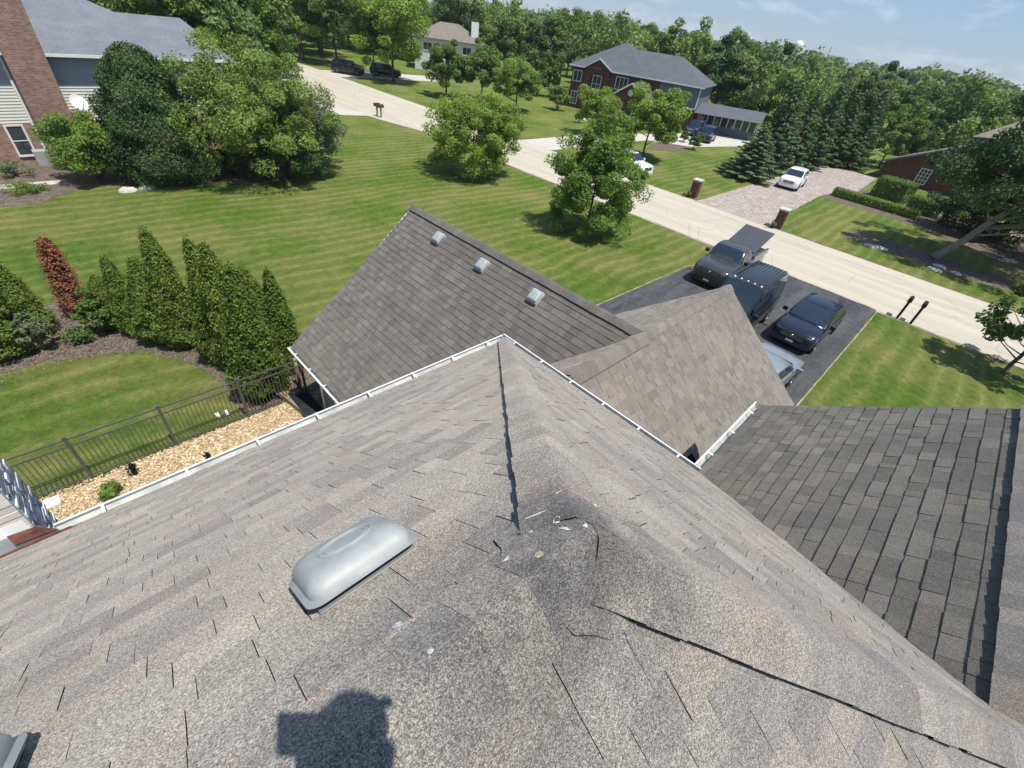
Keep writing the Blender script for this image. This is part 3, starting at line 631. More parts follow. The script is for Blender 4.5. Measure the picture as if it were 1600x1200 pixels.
d2 = AP-VV; caps(VV+Vector((-.0, .0, 0)), AP+Vector((.03, -.03, -.03*TT)), hipdir(d2, NX, (1, 1, 0)), hipdir(d2, NmY, (-1, -1, 0)), roofs['main_roof'], 0, seed=3, worn=0)
caps((-8, AP.y, AP.z), AP, (0, 1, -TT), (0, -1, -TT), roofs['main_roof'], 0, seed=4, lift=.0095, butt=.002, worn=0, th=.003, half=.17, edge=.25)
caps((6.74, -1.655, VV.z), VV, (0, 1, -TT), (0, -1, -TT), roofs['wing_roof'], 0, seed=5, half=.20, lift=.044, th=.032)
caps((7.227, yf, ZR), J, (-1, 0, -TT), (1, 0, -TT), roofs['garage_roof'], 1, seed=6, tints=tn_gar, lift=.042, half=.15, th=.034)
caps((XE, 3.102, ZR), J+Vector((-.1, 0, 0)), (0, 1, -TT), (0, -1, -TT), roofs['front_roof'], 2, seed=7, tints=tn_gar, half=.15)
caps(J, (5.0, 3.102, ZR), (0, 1, -TT), (0, -1, -TT), roofs['front_roof'], 2, seed=8, tints=tn_strong, half=.2, butt=.03, exposure=.16)
def rz_(x, y):
    z = min(AP.z-(y-AP.y)*TT, AP.z-(AP.y-y)*TT)
    return min(z, AP.z-(x-AP.x)*TT) if x > AP.x else min(z, AP.z)
ac = MB(); ring = []; R = random.Random(3)
for k in range(28):
    t = 2*math.pi*k/28; r_ = .20*R.uniform(.92, 1.1); ring.append((AP.x+.03+math.cos(t)*r_, AP.y+math.sin(t)*r_))
for fr0, fr1, h0, h1 in ((1.0, .75, .012, .030), (.75, .4, .030, .033), (.4, .0, .033, .031)):
    for k in range(28):
        q = [];
        for (a, b), fr, h in ((ring[k], fr0, h0), (ring[(k+1) % 28], fr0, h0), (ring[(k+1) % 28], fr1, h1), (ring[k], fr1, h1)):
            x = AP.x+.03+(a-AP.x-.03)*fr; y = AP.y+(b-AP.y)*fr; q.append((x, y, rz_(x, y)+h))
        ac.face(q, 0, (1, 1, 1), True)
for k in range(28):
    (a, b), (c, d) = ring[k], ring[(k+1) % 28]; ac.face([(a, b, rz_(a, b)+.012), (c, d, rz_(c, d)+.012), (c, d, rz_(c, d)-.002), (a, b, rz_(a, b)-.002)], 1)
ac.build('ridge_cap', [SMATS[0], SMATS[4]], roofs['main_roof'])
# worn granule-bare patch and droppings on the apex
bpy.context.view_layer.update(); DGR = bpy.context.evaluated_depsgraph_get()
def splat(x, y, r1, r2, ang, mat, nm, seed=0, lift=.016):
    R = random.Random(seed); pts = []; dx_, dy_ = x-AP.x, y-AP.y
    lift = .036 if math.hypot(dx_-.03, dy_) < .17 else (.010 if not ((dx_ > 0 and abs(abs(dy_)-dx_) < .19) or (dx_ <= 0 and abs(dy_) < .14)) else .032)
    plane = NY if y > .25 else NmY
    if x-AP.x > abs(y-AP.y): plane = NX
    for k in range(14):
        t = 2*math.pi*k/14; rr = R.uniform(.65, 1.2); a, b = math.cos(t)*r1*rr, math.sin(t)*r2*rr
        X = x+a*math.cos(ang)-b*math.sin(ang); Y = y+a*math.sin(ang)+b*math.cos(ang)
        if plane is NY: Z = AP.z-(Y-AP.y)*TT
        elif plane is NmY: Z = AP.z-(AP.y-Y)*TT
        else: Z = AP.z-(X-AP.x)*TT
        pts.append(Vector((X, Y, Z))+plane*(lift+.001*math.cos(t*2)))
    for k, p in enumerate(pts):
        ok, hit, nh_, _i, _o, _m = SC.ray_cast(DGR, Vector((p.x, p.y, 12)), Vector((0, 0, -1)))
        if ok and abs(hit.z-p.z) < .12: pts[k] = hit+plane*.0018
    c = sum(pts, Vector())/14+plane*.0012; m = MB()
    for k in range(14): m.face([pts[k], pts[(k+1) % 14], c], 0, smooth=True)
    m.build(nm, mat, roofs['main_roof'])
def on_roof(px, py):
    w = RM.T @ np.array([px-800, py-600, FOC]); best = None
    for c, a, b in ((AP.z+AP.y*TT, 0, -TT), (AP.z+AP.x*TT, -TT, 0), (AP.z-AP.y*TT, 0, TT)):
        k = (c-CAMZ)/(w[2]-a*w[0]-b*w[1]); 
        if k > 0 and (best is None or k > best[0]): best = (k, (w[0]*k, w[1]*k))
    # the roof is the lowest of the three planes at that spot
    cands = []
    for c, a, b in ((AP.z+AP.y*TT, 0, -TT), (AP.z+AP.x*TT, -TT, 0), (AP.z-AP.y*TT, 0, TT)):
        k = (c-CAMZ)/(w[2]-a*w[0]-b*w[1]); x, y, z = w[0]*k, w[1]*k, CAMZ+w[2]*k
        zz = min(AP.z-(y-AP.y)*TT, AP.z-(x-AP.x)*TT if x > AP.x else 99, AP.z-(AP.y-y)*TT, AP.z)
        if k > 0 and abs(zz-z) < .02: cands.append((x, y))
    return cands[0] if cands else best[1]
for i, (px, py, r1, r2, an, mt) in enumerate([(878, 828, .013, .008, .4, 'dropping'), (893, 838, .015, .006, 1.9, 'dropping'), (905, 832, .009, .006, .3, 'dropping'), (920, 802, .008, .006, .3, 'dropping'), (848, 819, .032, .004, -.5, 'dropping'), (951, 818, .018, .004, 2.0, 'dropping'), (799, 884, .012, .006, 0, 'dropping'), (880, 785, .02, .003, .1, 'dropping'), (852, 882, .012, .012, 0, 'dropping_tan'), (624, 980, .012, .011, 0, 'dropping'), (838, 846, .006, .006, 0, 'dropping_tan'), (683, 1032, .007, .007, 0, 'dropping'), (1392, 1067, .004, .003, 0, 'dropping')]):
    x, y = on_roof(px, py); splat(x, y, r1, r2, an, M[mt], 'bird_dropping', i)
# gutters
def gutter(p, q, out, roof=None, w=.12, n_h=4, close=True):
    """white K-style gutter from p to q, hung outward along out (horizontal unit vector)"""
    p = Vector(p); q = Vector(q); o = Vector(out); D = (q-p).normalized()
    sec = [(0, -.005), (0, -.115), (w*.62, -.125), (w*.72, -.09), (w, -.055), (w, -.002), (w-.022, .0), (w-.022, -.012), (w-.006, -.014), (w-.008, -.052), (w*.68, -.085), (w*.58, -.112), (.006, -.104), (.006, -.005)]
    m = MB(); n = len(sec)
    def P(b, s): return b+o*s[0]+Vector((0, 0, s[1]))
    for i in range(n):
        mi = 1 if 9 <= i <= 12 else 0
        m.face([P(p, sec[i]), P(q, sec[i]), P(q, sec[(i+1) % n]), P(p, sec[(i+1) % n])], mi)
    for b in (p, q): m.face([P(b, s) for s in sec[:7]]+[P(b, sec[0])][:0])
    g = m.build('gutter', [M['white_metal'], M['trough']], house)
    L = (q-p).length
    for k in range(n_h):
        c = p+D*(L*(k+.5)/n_h); h = MB(); h.bar(c+o*.003+Vector((0, 0, .004)), c+o*(w-.004)+Vector((0, 0, .006)), .026, .006); h.build('gutter_hanger', M['white_metal'], g)
    return g
gutter((-1.18, 4.5, E0), (4.90, 4.5, E0), (0, 1, 0), n_h=8, w=.145)
gutter((4.87, 4.64, E0+.005), (4.87, .70, E0+.005), (1, 0, 0), w=.095, n_h=6)
gutter((4.99, .69, E0-.01), (7.12, .70, E0-.01), (0, 1, 0), n_h=3)
gutter((xe, yf+.02, gz-.01), (xe, 5.2, gz-.01), (-1, 0, 0), n_h=7)
fm = MB(); fm.box((-8, 4.47, E0-.2), (4.87, 4.495, E0-.012)); fm.box((4.842, .66, E0-.2), (4.866, 4.465, E0-.012)); fm.box((4.87, .66, E0-.2), (7.08, .685, E0-.012)); fm.box((xe+.004, 5.4, gz-.2), (xe+.03, yf, gz-.012))
fm.bar((7.227, yf-.01, ZR-.08), (xe+.03, yf-.01, gz-.08), .03, .14); fm.bar((7.25, yf-.01, ZR-.08), (11.22, yf-.01, gz-.08), .03, .14)
fm.bar((XE-.02, 3.102, ZR-.09), (XE+.10, -.66, ZR-3.762*TT-.09), .03, .14); fm.build('fascia', M['trim_white'], house)
sf = MB(); sf.box((-8, 4.05, E0-.205), (4.84, 4.469, E0-.19)); sf.box((4.45, .3, E0-.205), (4.84, 4.05, E0-.19)); sf.box((xe+.03, 5.4, gz-.205), (3.66, yf-.03, gz-.19)); sf.build('soffit', M['trim_white'], house)
# small roof vents on the garage slope
def slope_matrix(pos, up_slope, normal):
    Y = Vector(up_slope).normalized(); Z = Vector(normal).normalized(); X = Y.cross(Z); m = Matrix.Identity(4)
    for i in range(3): m[i][0] = X[i]; m[i][1] = Y[i]; m[i][2] = Z[i]; m[i][3] = pos[i]
    return m
def hood_mesh(m, Mx, wx, wy, h, mi=0, crn=.05, lip=.012, seg=5, base=.03):
    """a soft cornered sheet-metal hood: rounded rectangle rings rising and shrinking"""
    rings = []
    prof = [(0.0, 0.0), (.006, .006), (.006, h*.35), (.014, h*.62), (.030, h*.84), (.055, h*.96), (.085, h)]
    def rr(ins, cr):
        pts = []; a = wx/2-ins; b = wy/2-ins; c = min(cr, a, b)
        for sx, sy, t0 in ((1, 1, 0), (-1, 1, 90), (-1, -1, 180), (1, -1, 270)):
            for k in range(seg+1):
                t = math.radians(t0+90*k/seg); pts.append(((a-c)*sx+c*math.cos(t), (b-c)*sy+c*math.sin(t)))
        return pts
    allr = []
    for ins, z in prof: allr.append([Mx @ Vector((x, y, base+z)) for x, y in rr(ins-lip if ins == 0 else ins, crn)])
    n = len(allr[0]); pts = [p for r in allr for p in r]; fs = []
    for i in range(len(allr)-1):
        for k in range(n): fs.append((i*n+k, i*n+(k+1) % n, (i+1)*n+(k+1) % n, (i+1)*n+k))
    fs.append(tuple((len(allr)-1)*n+k for k in range(n)))
    m.mesh(pts, fs, mi, smooth=True)
for (vx, vy) in ((6.886, 9.15), (6.864, 7.39), (6.864, 5.60)):
    Mx = slope_matrix((vx, vy, ZR-(7.227-vx)*TT), (1, 0, TT), NmX)
    f = MB(); f.box((-.15, -.17, .012), (.15, .16, .017), M=Mx); fl = f.build('roof_vent', M['galv'], roofs['garage_roof'])
    h = MB(); hood_mesh(h, Mx, .29, .30, .075, crn=.035, base=.075); h.build('vent_hood', M['galv'], fl, auto=40)
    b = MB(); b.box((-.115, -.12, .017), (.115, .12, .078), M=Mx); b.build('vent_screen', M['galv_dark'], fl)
# large near vents
def big_vent(cx, cy, rz=0.0):
    Mx = slope_matrix((cx, cy, AP.z-(cy-AP.y)*TT), (0, -1, TT), NY) @ Matrix.Rotation(rz, 4, 'Z')
    f = MB(); f.box((-.145, -.145, .010), (.145, .118, .013), M=Mx); fl = f.build('roof_vent', M['galv'], roofs['main_roof'], label='large rounded galvanised box vent')
    h = MB(); hood_mesh(h, Mx, .315, .275, .064, crn=.045, base=.042, seg=8, lip=.010)
    for rad in (.062, .050):     # pressed oval bead
        ov = [Mx @ Vector((.0+math.cos(t)*rad*1.25, .005+math.sin(t)*rad*.95, (.1068))) for t in [2*math.pi*k/36 for k in range(37)]]
        h.tube(ov, .003, 5, cap=False)
    h.build('vent_hood', M['galv'], fl, auto=50)
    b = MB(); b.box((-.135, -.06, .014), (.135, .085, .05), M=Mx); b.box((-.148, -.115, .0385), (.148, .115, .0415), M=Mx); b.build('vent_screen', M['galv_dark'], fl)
    for sx in (-.12, 0.03, .13):
        s = MB(); s.lathe([(0, .004), (.004, .003), (.005, 0)], 8); s.v = [tuple(Mx @ Vector((x+sx, y-.105, z+.075))) for x, y, z in s.v]; s.build('screw', M['galv_dark'], fl)
big_vent(.245, .692); big_vent(-.665, .755)
#=SPLIT2=
# ------------------------------------------------------------------ stone chimney at the eave
chim = empty('chimney', (-1.9, 4.95, 4.6), label='stone chimney outside the gutter at the lower left, with grey ledgestone side and pale blocks', cat='chimney')
CX1 = -1.36; CY0 = 4.80; CY1 = 5.42; CZ0 = 3.2; CZ1 = 7.6; CX0 = -2.5
cr_ = MB(); cr_.box((CX0, CY0, CZ0-3.2), (CX1, CY1, CZ1)); cr_.build('chimney_core', M['rock'], chim)
R = random.Random(4); z = 4.6; cnt = 0
while z < CZ1-.02 and cnt < 290:
    h = R.choice([.035, .05, .06, .045]); y = CY0
    while y < CY1-.02:
        w = min(R.uniform(.08, .24), CY1-y); d = R.uniform(.012, .045); b = MB(); t = R.choice([.55, .7, .85, 1.0, 1.2, 1.45])
        b.box((CX1, y+.003, z+.003), (CX1+d, y+w-.003, z+h-.003), col=(t*.98, t, t*1.04)); b.build('ledge_stone', M['stone'], chim); y += w; cnt += 1
        if cnt >= 290: break
    z += h
z = 5.0
while z < 7.4:
    h = .085; x = CX1-.005-R.uniform(0, .1); first = True
    x = CX1+.03
    while x > CX0:
        w = R.uniform(.22, .42); b = MB(); t = R.uniform(.88, 1.1); b.box((x-w+.006, CY0-.035-R.uniform(0, .01), z+.005), (x-.002, CY0, z+h-.005), col=(t, t*.985, t*.97)); b.build('block', M['slab'], chim); x -= w
    z += h
fl = MB(); fl.face([(-3.2, 4.415, E0+.06), (-1.00, 4.415, E0+.055), (-1.06, 4.47, E0+.05), (-3.2, 4.47, E0+.055)], 0)
fl.face([(-3.2, 4.47, E0+.045), (-1.12, 4.47, E0+.04), (-1.30, 4.74, E0-.03), (-3.2, 4.72, E0+.02)], 1)
fl.face([(-3.2, 4.72, E0+.02), (-1.34, 4.74, E0-.03), (-1.36, 4.76, E0+.10), (-3.2, 4.76, E0+.10)], 2)
fl.face([(-1.14, 4.50, E0+.045), (-1.45, 4.53, E0+.045), (-1.50, 4.70, E0+.03), (-1.32, 4.73, E0-.02)], 0)
fl.bar((-3.2, 4.42, E0+.065), (-1.00, 4.42, E0+.060), .022, .012, 0)
fl.build('chimney_flashing', [M['rust'], M['lead'], M['white_metal']], house)
# ------------------------------------------------------------------ fence
fe = empty('fence', (0, 11.52, 0), label='dark metal picket fence with square posts between back lawn and wood chip bed', cat='fence')
posts = [-5.4, -3.63, -1.82, -.02, 1.81, 3.55]
for x in posts: b = MB(); b.box((x-.032, 11.49, 0), (x+.032, 11.553, 1.46)); b.box((x-.04, 11.482, 1.46), (x+.04, 11.561, 1.485)); b.build('post', M['fence_metal'], fe)
for x0, x1 in zip(posts, posts[1:]):
    for z in (1.40, 1.20, .16): b = MB(); b.box((x0+.034, 11.507, z-.018), (x1-.034, 11.537, z+.018)); b.build('rail', M['fence_metal'], fe)
    n = 17
    for k in range(n):
        x = x0+.034+(x1-x0-.068)*(k+1)/(n+1); b = MB(); b.box((x-.008, 11.514, .06), (x+.008, 11.530, 1.19)); b.build('picket', M['fence_metal'], fe)
# timbers and stake near the garage corner, orange hose, plant, white board
t = MB(); t.bar((2.93, 12.15, .12), (3.28, 10.0, .12), .26, .22); t.build('timber_edging', M['wood'], label='weathered timber edging beam lying between the chips and the garage pit', cat='timber')
t = MB(); t.tube([(3.30, 12.35, 0), (3.33, 12.35, 1.2)], .045, 8); t.tube([(3.55, 12.0, 0), (3.57, 12.0, 1.15)], .05, 8); t.build('wooden_post', M['wood'], label='wooden posts standing beside the garage corner', cat='post')
t = MB(); t.bar((2.72, 12.1, .35), (3.05, 11.55, .06), .20, .03); t.build('metal_panel', M['lead'], label='grey metal panel leaning at the end of the timber edging', cat='panel')
hose = MB(); hp = [(2.4, 10.15, .05), (2.55, 10.45, .06), (2.8, 10.62, .05), (3.0, 10.55, .06), (2.95, 10.2, .05), (2.7, 9.9, .05), (2.3, 9.8, .05)]
hose.tube(hp, .014, 6); hose.build('hose', M['orange'], label='orange hose curling on the wood chips by the white gutter', cat='hose')
wb_ = bush_proto(.35, .28, 900, .12, M['lf_ash'], 31, 'weed', 'small green weed growing alone in the wood chips', cat='weed', nclus=10); place(wb_, *G(182, 778))
for px, py, rr, lb in ((214, 740, .16, 'dark burnt looking debris clump on the wood chips'), (330, 722, .10, 'small dark clump on the wood chips near the gutter')):
    q = bush_proto(.10, rr, 240, .07, M['lf_dead'], 5, 'leaf_debris', lb, cat='debris', nclus=6); q.children[0].data.materials[0] = M['deck']; place(q, *G(px, py))
for i, (px, py) in enumerate([(340, 650), (348, 648)]):
    b = MB(); x, y = G(px, py); b.box((x-.03+i*.1, y-.12, .02), (x+.05+i*.1, y+.12, .035)); b.build('marker_board', M['white'], label=['white board lying on the lawn behind the fence', 'second white board on the lawn behind the fence, right of the first'][i], cat='board')
b = MB(); b.box((-2.75, 11.1, .02), (-2.48, 11.4, .06)) ; b.build('paving_stone', M['white'], label='pale paving stone at the chip bed end beside the chimney', cat='stone')
# ------------------------------------------------------------------ arborvitae hedge row and shrubs by the fence
A = [arb_proto(3.6, .66, 24000, .085, M['lf_arb'], 41, point=.62), arb_proto(3.6, .60, 24000, .085, M['lf_arb'], 42, point=.7), arb_proto(3.6, .72, 24000, .085, M['lf_arb'], 43, point=.5)]
arbs = [  # base px, top px, proto, radius scale, label
    (412, 612, 345, 425, 0, 1.25, 'arborvitae nearest the fence and garage roof corner'),
    (452, 575, 415, 430, 1, 1.05, 'arborvitae against the garage gutter corner, tallest edge of the row'),
    (385, 572, 318, 388, 2, 1.1, 'arborvitae with broad shoulder in the middle of the dense clump'),
    (352, 560, 305, 383, 1, 1.15, 'double tipped arborvitae at the left of the dense clump'),
    (420, 560, 385, 425, 0, 1.05, 'arborvitae behind the one nearest the fence'),
    (292, 535, 232, 367, 0, 1.12, 'tall pointed arborvitae standing alone between the gap and the dense clump'),
    (255, 530, 218, 408, 2, .92, 'shorter round arborvitae left of the tall pointed one'),
    (222, 518, 192, 405, 1, .95, 'slim arborvitae beside the green broadleaf sapling'),
    (182, 508, 156, 432, 0, .85, 'small arborvitae just right of the dead brown one'),
    (55, 520, 8, 398, 1, 1.2, 'arborvitae at the left edge behind the grey green shrub'),
    (10, 550, -32, 420, 2, 1.3, 'arborvitae cut by the left edge of the photo')]
for i, (bx, by, tx, ty, pi, rs, lb) in enumerate(arbs):
    x, y = G(bx, by)
    zz = min(np.linspace(.5, 8, 300), key=lambda q: abs(PX((x, y, q))[1]-ty))
    o = A[pi] if pi not in [a[4] for a in arbs[:i]] else copy_tree(A[pi])
    place(o, x, y, rnd.uniform(0, 6), rs*.88, label=lb, group='arborvitae planted along the back bed', sz=zz/3.6)
dead = arb_proto(3.4, .42, 5200, .11, M['lf_dead'], 47, label='dead rust brown arborvitae leaning in the bed', sparse=2.6, point=.35, name='dead_arborvitae'); x, y = G(128, 492)
place(dead, x, y, 1, 1.0, sz=.80); dead.rotation_euler = (0, .05, 1)
s1 = bush_proto(1.9, .55, 3200, .12, M['lf_mid'], 51, 'sapling', 'green broadleaf sapling between two arborvitae', cat='sapling'); place(s1, *G(262, 535))
s2 = copy_tree(s1); place(s2, *G(165, 520), 2, .9, label='small leafy sapling at the foot of the arborvitae beside the dead one')
s2b = copy_tree(s1); place(s2b, *G(290, 545), 4, .6, label='low green sucker growing at the foot of the tall pointed arborvitae')
s3 = bush_proto(1.5, .7, 2600, .09, M['lf_grey'], 52, 'shrub', 'sparse grey green shrub with bare twigs in front of the left arborvitae', cat='shrub', clus=.2, stem='bark_pale'); place(s3, *G(68, 545))
s4 = bush_proto(.5, .45, 900, .09, M['lf_mid'], 53, 'shrub', 'low green shrub on the mulch under the dead arborvitae', cat='shrub'); place(s4, *G(125, 535))
# ------------------------------------------------------------------ lawn trees
T1 = tree_proto('maple_tree', -.7, 6.3, 4.1, 60000, .15, M['lf_ash'], seed=3, base_r=.13, label='round bright green lawn tree standing before the road', nclus=230, clus=.14, inner=.25, wobble=.15, group='young street trees on the lawn'); place(T1, *G(737, 272), .3)
T2 = tree_proto('maple_tree', -1.2, 7.2, 3.3, 56000, .14, M['lf_ash'], seed=8, base_r=.12, label='oval bright green lawn tree nearest the garage roof and drive', nclus=210, clus=.15, inner=.25, wobble=.18, top=.8, group='young street trees on the lawn'); place(T2, *G(915, 362), 1.1)
T3 = tree_proto('lawn_tree', .8, 7.3, 3.5, 20000, .24, M['lf_ash'], seed=12, base_r=.13, label='bright green tree in front of the brick garage gable', nclus=70, clus=.22); place(T3, *G(1003, 247), 0)
def cp(src, px, py, s, lb, rz=None, sz=None, group=None, x=None, y=None):
    o = copy_tree(src); gx, gy = G(px, py) if x is None else (x, y); place(o, gx, gy, rnd.uniform(0, 6) if rz is None else rz, s, label=lb, sz=sz, group=group); return o
T4 = tree_proto('lawn_tree', 1.0, 7.2, 3.3, 18000, .26, M['lf_mid'], seed=14, base_r=.13, label='slender mid green tree before the pale far house', nclus=60, clus=.2, wobble=.4); place(T4, *G(697, 152), 0)
cp(T3, 925, 212, .78, 'small yellow green tree at the brick house entrance walk', 1)
cp(T3, 805, 174, .98, 'bright green tree on the lawn left of the round clipped shrub', 2, sz=.92)
cp(T4, 752, 156, 1.06, 'mid green tree just left of the bright one before the round shrub', 3)
T5 = tree_proto('shade_tree', 1.3, 13.8, 6.2, 22000, .36, M['lf_ash'], seed=16, base_r=.22, label='large yellow green shade tree over the parked dark pickups', nclus=90, clus=.19, wobble=.35); place(T5, *G(615, 128), 0)
T6 = tree_proto('shade_tree', 1.2, 13.8, 6.0, 22000, .36, M['lf_mid'], seed=17, base_r=.2, label='dark green shade tree behind the leftmost parked pickup', nclus=90, clus=.19, wobble=.35); place(T6, *G(527, 103), 0)
cp(T6, 585, 122, .72, 'middle shade tree of the three at the far driveway', 2)
cp(T5, 470, 96, 1.0, 'shade tree where the road leaves at the top left', 2); cp(T6, 650, 96, .8, 'tree beside the pale far house, left of its roof', 1)
# big left trees
L1 = tree_proto('crabapple_tree', -.3, 7.6, 4.9, 56000, .15, M['lf_olive'], seed=21, base_r=.17, label='wide grey green tree in the bed at the corner of the left neighbour house', nclus=200, clus=.13, wobble=.4, bark='bark_pale'); place(L1, *G(415, 275), 0)
L1.children[0].scale = (1.0, 1, 1)
L2 = tree_proto('crabapple_tree', .4, 5.2, 3.4, 26000, .15, M['lf_grey'], seed=22, base_r=.13, label='smaller lower tree on the lawn side of the wide left tree', nclus=80, clus=.18, wobble=.4, bark='bark_pale'); place(L2, *G(470, 262), 0)
hd = arb_proto(6.4, 2.55, 52000, .15, M['lf_dark'], 61, 'yew_tree', 'huge dark green columnar evergreen against the neighbour house', cat='evergreen', point=.38); place(hd, *G(265, 280), .4)
bs = bush_proto(3.5, 2.0, 24000, .14, M['lf_ash'], 62, 'bush', 'bright green upright bush before the brick wall of the neighbour house', nclus=80, clus=.26); place(bs, *G(158, 282))
lb_ = bush_proto(2.2, 2.7, 12000, .15, M['lf_dark'], 63, 'bush', 'low dark clipped bush under the wide left tree', nclus=50, clus=.22); place(lb_, *G(452, 280))
lb2 = copy_tree(lb_); place(lb2, *G(365, 272), 2, .75, label='low dark bush between the columnar evergreen and the wide tree')
yb = bush_proto(1.3, 1.0, 2600, .15, M['lf_ash'], 64, 'bush', 'small yellow green bush behind the clipped dark bush', nclus=20); place(yb, *G(480, 250))
for i, (px, py, s, lb) in enumerate([(60, 300, .55, 'bright green perennial clump nearest the bright bush'), (25, 302, .55, 'perennial clump at the left edge of the neighbour bed'), (105, 262, .7, 'grey green flowering clump below the brick chimney'), (25, 275, .8, 'hazy blue green clump under the neighbour window')]):
    o = bush_proto(1.0, 1.1, 1600, .12, M['lf_ash'] if i < 2 else M['lf_grey'], 70+i, 'garden_plant', lb, cat='plant', nclus=16); place(o, *G(px, py), i, s)
for i, (px, py) in enumerate([(200, 299), (231, 295)]):
    x, y = G(px, py); m = MB(); m.lathe([(0, .22), (.25, .2), (.38, .1), (.40, 0)], 12); R = random.Random(i)
    m.v = [(a*1.15+x+R.uniform(-.03, .03), b*.7+y+R.uniform(-.03, .03), c+R.uniform(-.02, .02)) for a, b, c in m.v]; m.build('boulder', M['rock'], auto=60, label=['flat pale boulder on the lawn below the dark evergreen', 'pale boulder with dark top mark, right of the flat one'][i], cat='rock')
# neighbour garden bed
sheet('garden_bed', wob([(-8, 32.2), (-.6, 32.6), (1.6, 34.6), (3.4, 34.4), (6, 33.2), (9, 32.6), (14.5, 32.8), (15.5, 35), (14, 39), (8, 41), (-8, 40.5)], .15, .8, 4), .008, M['mulch'], kind='structure')
sheet('path', [(-8, 35.2), (.6, 35.6), (.9, 36.3), (-8, 36.2)], .014, M['concrete'], kind='structure')
# ------------------------------------------------------------------ windows for houses
def window(mb_unused, parent, c, n, w, h, nx=2, ny=2, frame=M['trim_white'], d=.05, arch=False):
    """window with frame, mullions and panes set on a wall; c centre of the opening, n outward horizontal normal"""
    c = Vector(c); n = Vector(n).normalized(); t = Vector((0, 0, 1)).cross(n).normalized(); Z = Vector((0, 0, 1)); f = MB(); fw = .09
    def bx(a0, a1, b0, b1, d0, d1, m):
        P = [c+t*a+Z*b+n*dd for dd in (d0, d1) for a, b in ((a0, b0), (a1, b0), (a1, b1), (a0, b1))]
        m.mesh(P, [(0, 3, 2, 1), (4, 5, 6, 7), (0, 1, 5, 4), (1, 2, 6, 5), (2, 3, 7, 6), (3, 0, 4, 7)])
    bx(-w/2-fw, -w/2, -h/2-fw, h/2+fw, -.02, d, f); bx(w/2, w/2+fw, -h/2-fw, h/2+fw, -.02, d, f); bx(-w/2, w/2, h/2, h/2+fw, -.02, d, f); bx(-w/2, w/2, -h/2-fw, -h/2, -.02, d+.03, f)
    for i in range(1, nx): x = -w/2+w*i/nx; bx(x-.025, x+.025, -h/2, h/2, -.01, d-.012, f)
    for i in range(1, ny): y = -h/2+h*i/ny; bx(-w/2, w/2, y-.022, y+.022, -.01, d-.016, f)
    fo = f.build('window', frame, parent)
    for i in range(nx):
        for j in range(ny):
            g = MB(); bx(-w/2+w*i/nx+.026, -w/2+w*(i+1)/nx-.026, -h/2+h*j/ny+.023, -h/2+h*(j+1)/ny-.023, -.01, .012, g); g.build('pane', M['glass'], fo)
    return fo
# ------------------------------------------------------------------ left neighbour house
NA = math.radians(5.2); nt = Vector((math.cos(NA), math.sin(NA), 0)); nn = Vector((math.sin(NA), -math.cos(NA), 0)); Nb = Vector((-6, 39.95, 0))
nh = empty('brick_house', tuple(Nb), label='neighbour house with pink brick chimney, cream and grey siding and slate blue roof', cat='house')
def NP(a, out, z): return Nb+nt*a+nn*out+Vector((0, 0, z))
def nbox(m, a0, a1, o0, o1, z0, z1, mi=0):
    P = [NP(a, o, z) for z in (z0, z1) for a, o in ((a0, o0), (a1, o0), (a1, o1), (a0, o1))]
    m.mesh(P, [(0, 1, 2, 3), (4, 7, 6, 5), (0, 4, 5, 1), (1, 5, 6, 2), (2, 6, 7, 3), (3, 7, 4, 0)], mi)
m = MB(); nbox(m, -8, 18.6, -9, 0, 0, 2.0); m.build('brick_wall', M['brick_pink'], nh)
m = MB(); nbox(m, -8, 18.6, -9, -.03, 2.0, 5.35); m.build('upper_wall', M['siding_cream'], nh)
m = MB()
for k in range(12):
    z = 2.02+k*.155; P = [NP(-8, 0.0, z), NP(18.6, 0.0, z), NP(18.6, -.028, z+.15), NP(-8, -.028, z+.15)]; m.face(P); m.face([NP(-8, -.03, z), NP(18.6, -.03, z), P[1], P[0]])
m.build('cream_lap_boards', M['siding_cream'], nh, kind='stuff')
m = MB()
for k in range(9):
    z = 3.90+k*.155; P = [NP(-8, 0.0, z), NP(18.6, 0.0, z), NP(18.6, -.028, z+.15), NP(-8, -.028, z+.15)]; m.face(P); m.face([NP(-8, -.03, z), NP(18.6, -.03, z), P[1], P[0]])
m.build('grey_lap_boards', M['siding_blue'], nh, kind='stuff')
m = MB(); nbox(m, 7.0, 8.75, 0, .75, 0, 9.5); m.face([NP(8.75, .0, 2.0), NP(8.75, .75, 2.0), NP(9.7, .75, 1.6), NP(9.7, 0, 1.6)]); nbox(m, 8.75, 9.7, 0, .75, 0, 1.6)
m.face([NP(8.75, .749, 1.6), NP(9.7, .749, 1.6), NP(8.75, .749, 2.0)]); m.face([NP(8.75, .749, 2.0), NP(8.75, .749, 2.75), NP(9.7, .749, 1.6)]); m.face([NP(8.75, 0, 2.75), NP(8.75, .749, 2.75), NP(9.7, .749, 1.6), NP(9.7, 0, 1.6)])
m.build('brick_chimney', M['brick_pink'], nh)
m = MB(); nbox(m, 6.86, 6.97, .0, .10, .5, 5.3); m.build('downspout', M['white_metal'], nh)
for a, lb in ((6.05, 'tall white framed window'), (10.9, None)): window(None, nh, NP(a, .0, 1.12), nn, .66, 1.5, 1, 2, d=.05)
m = MB(); nbox(m, -8, 18.9, .0, .42, 5.28, 5.40); m.build('soffit', M['trim_white'], nh)
m = MB(); nbox(m, -8, 19.0, .42, .54, 5.30, 5.44); m.build('gutter', M['white_metal'], nh)
pt = .40
m = MB()
def NR_(a, back): return NP(a, .46-back, 5.44+pt*back)
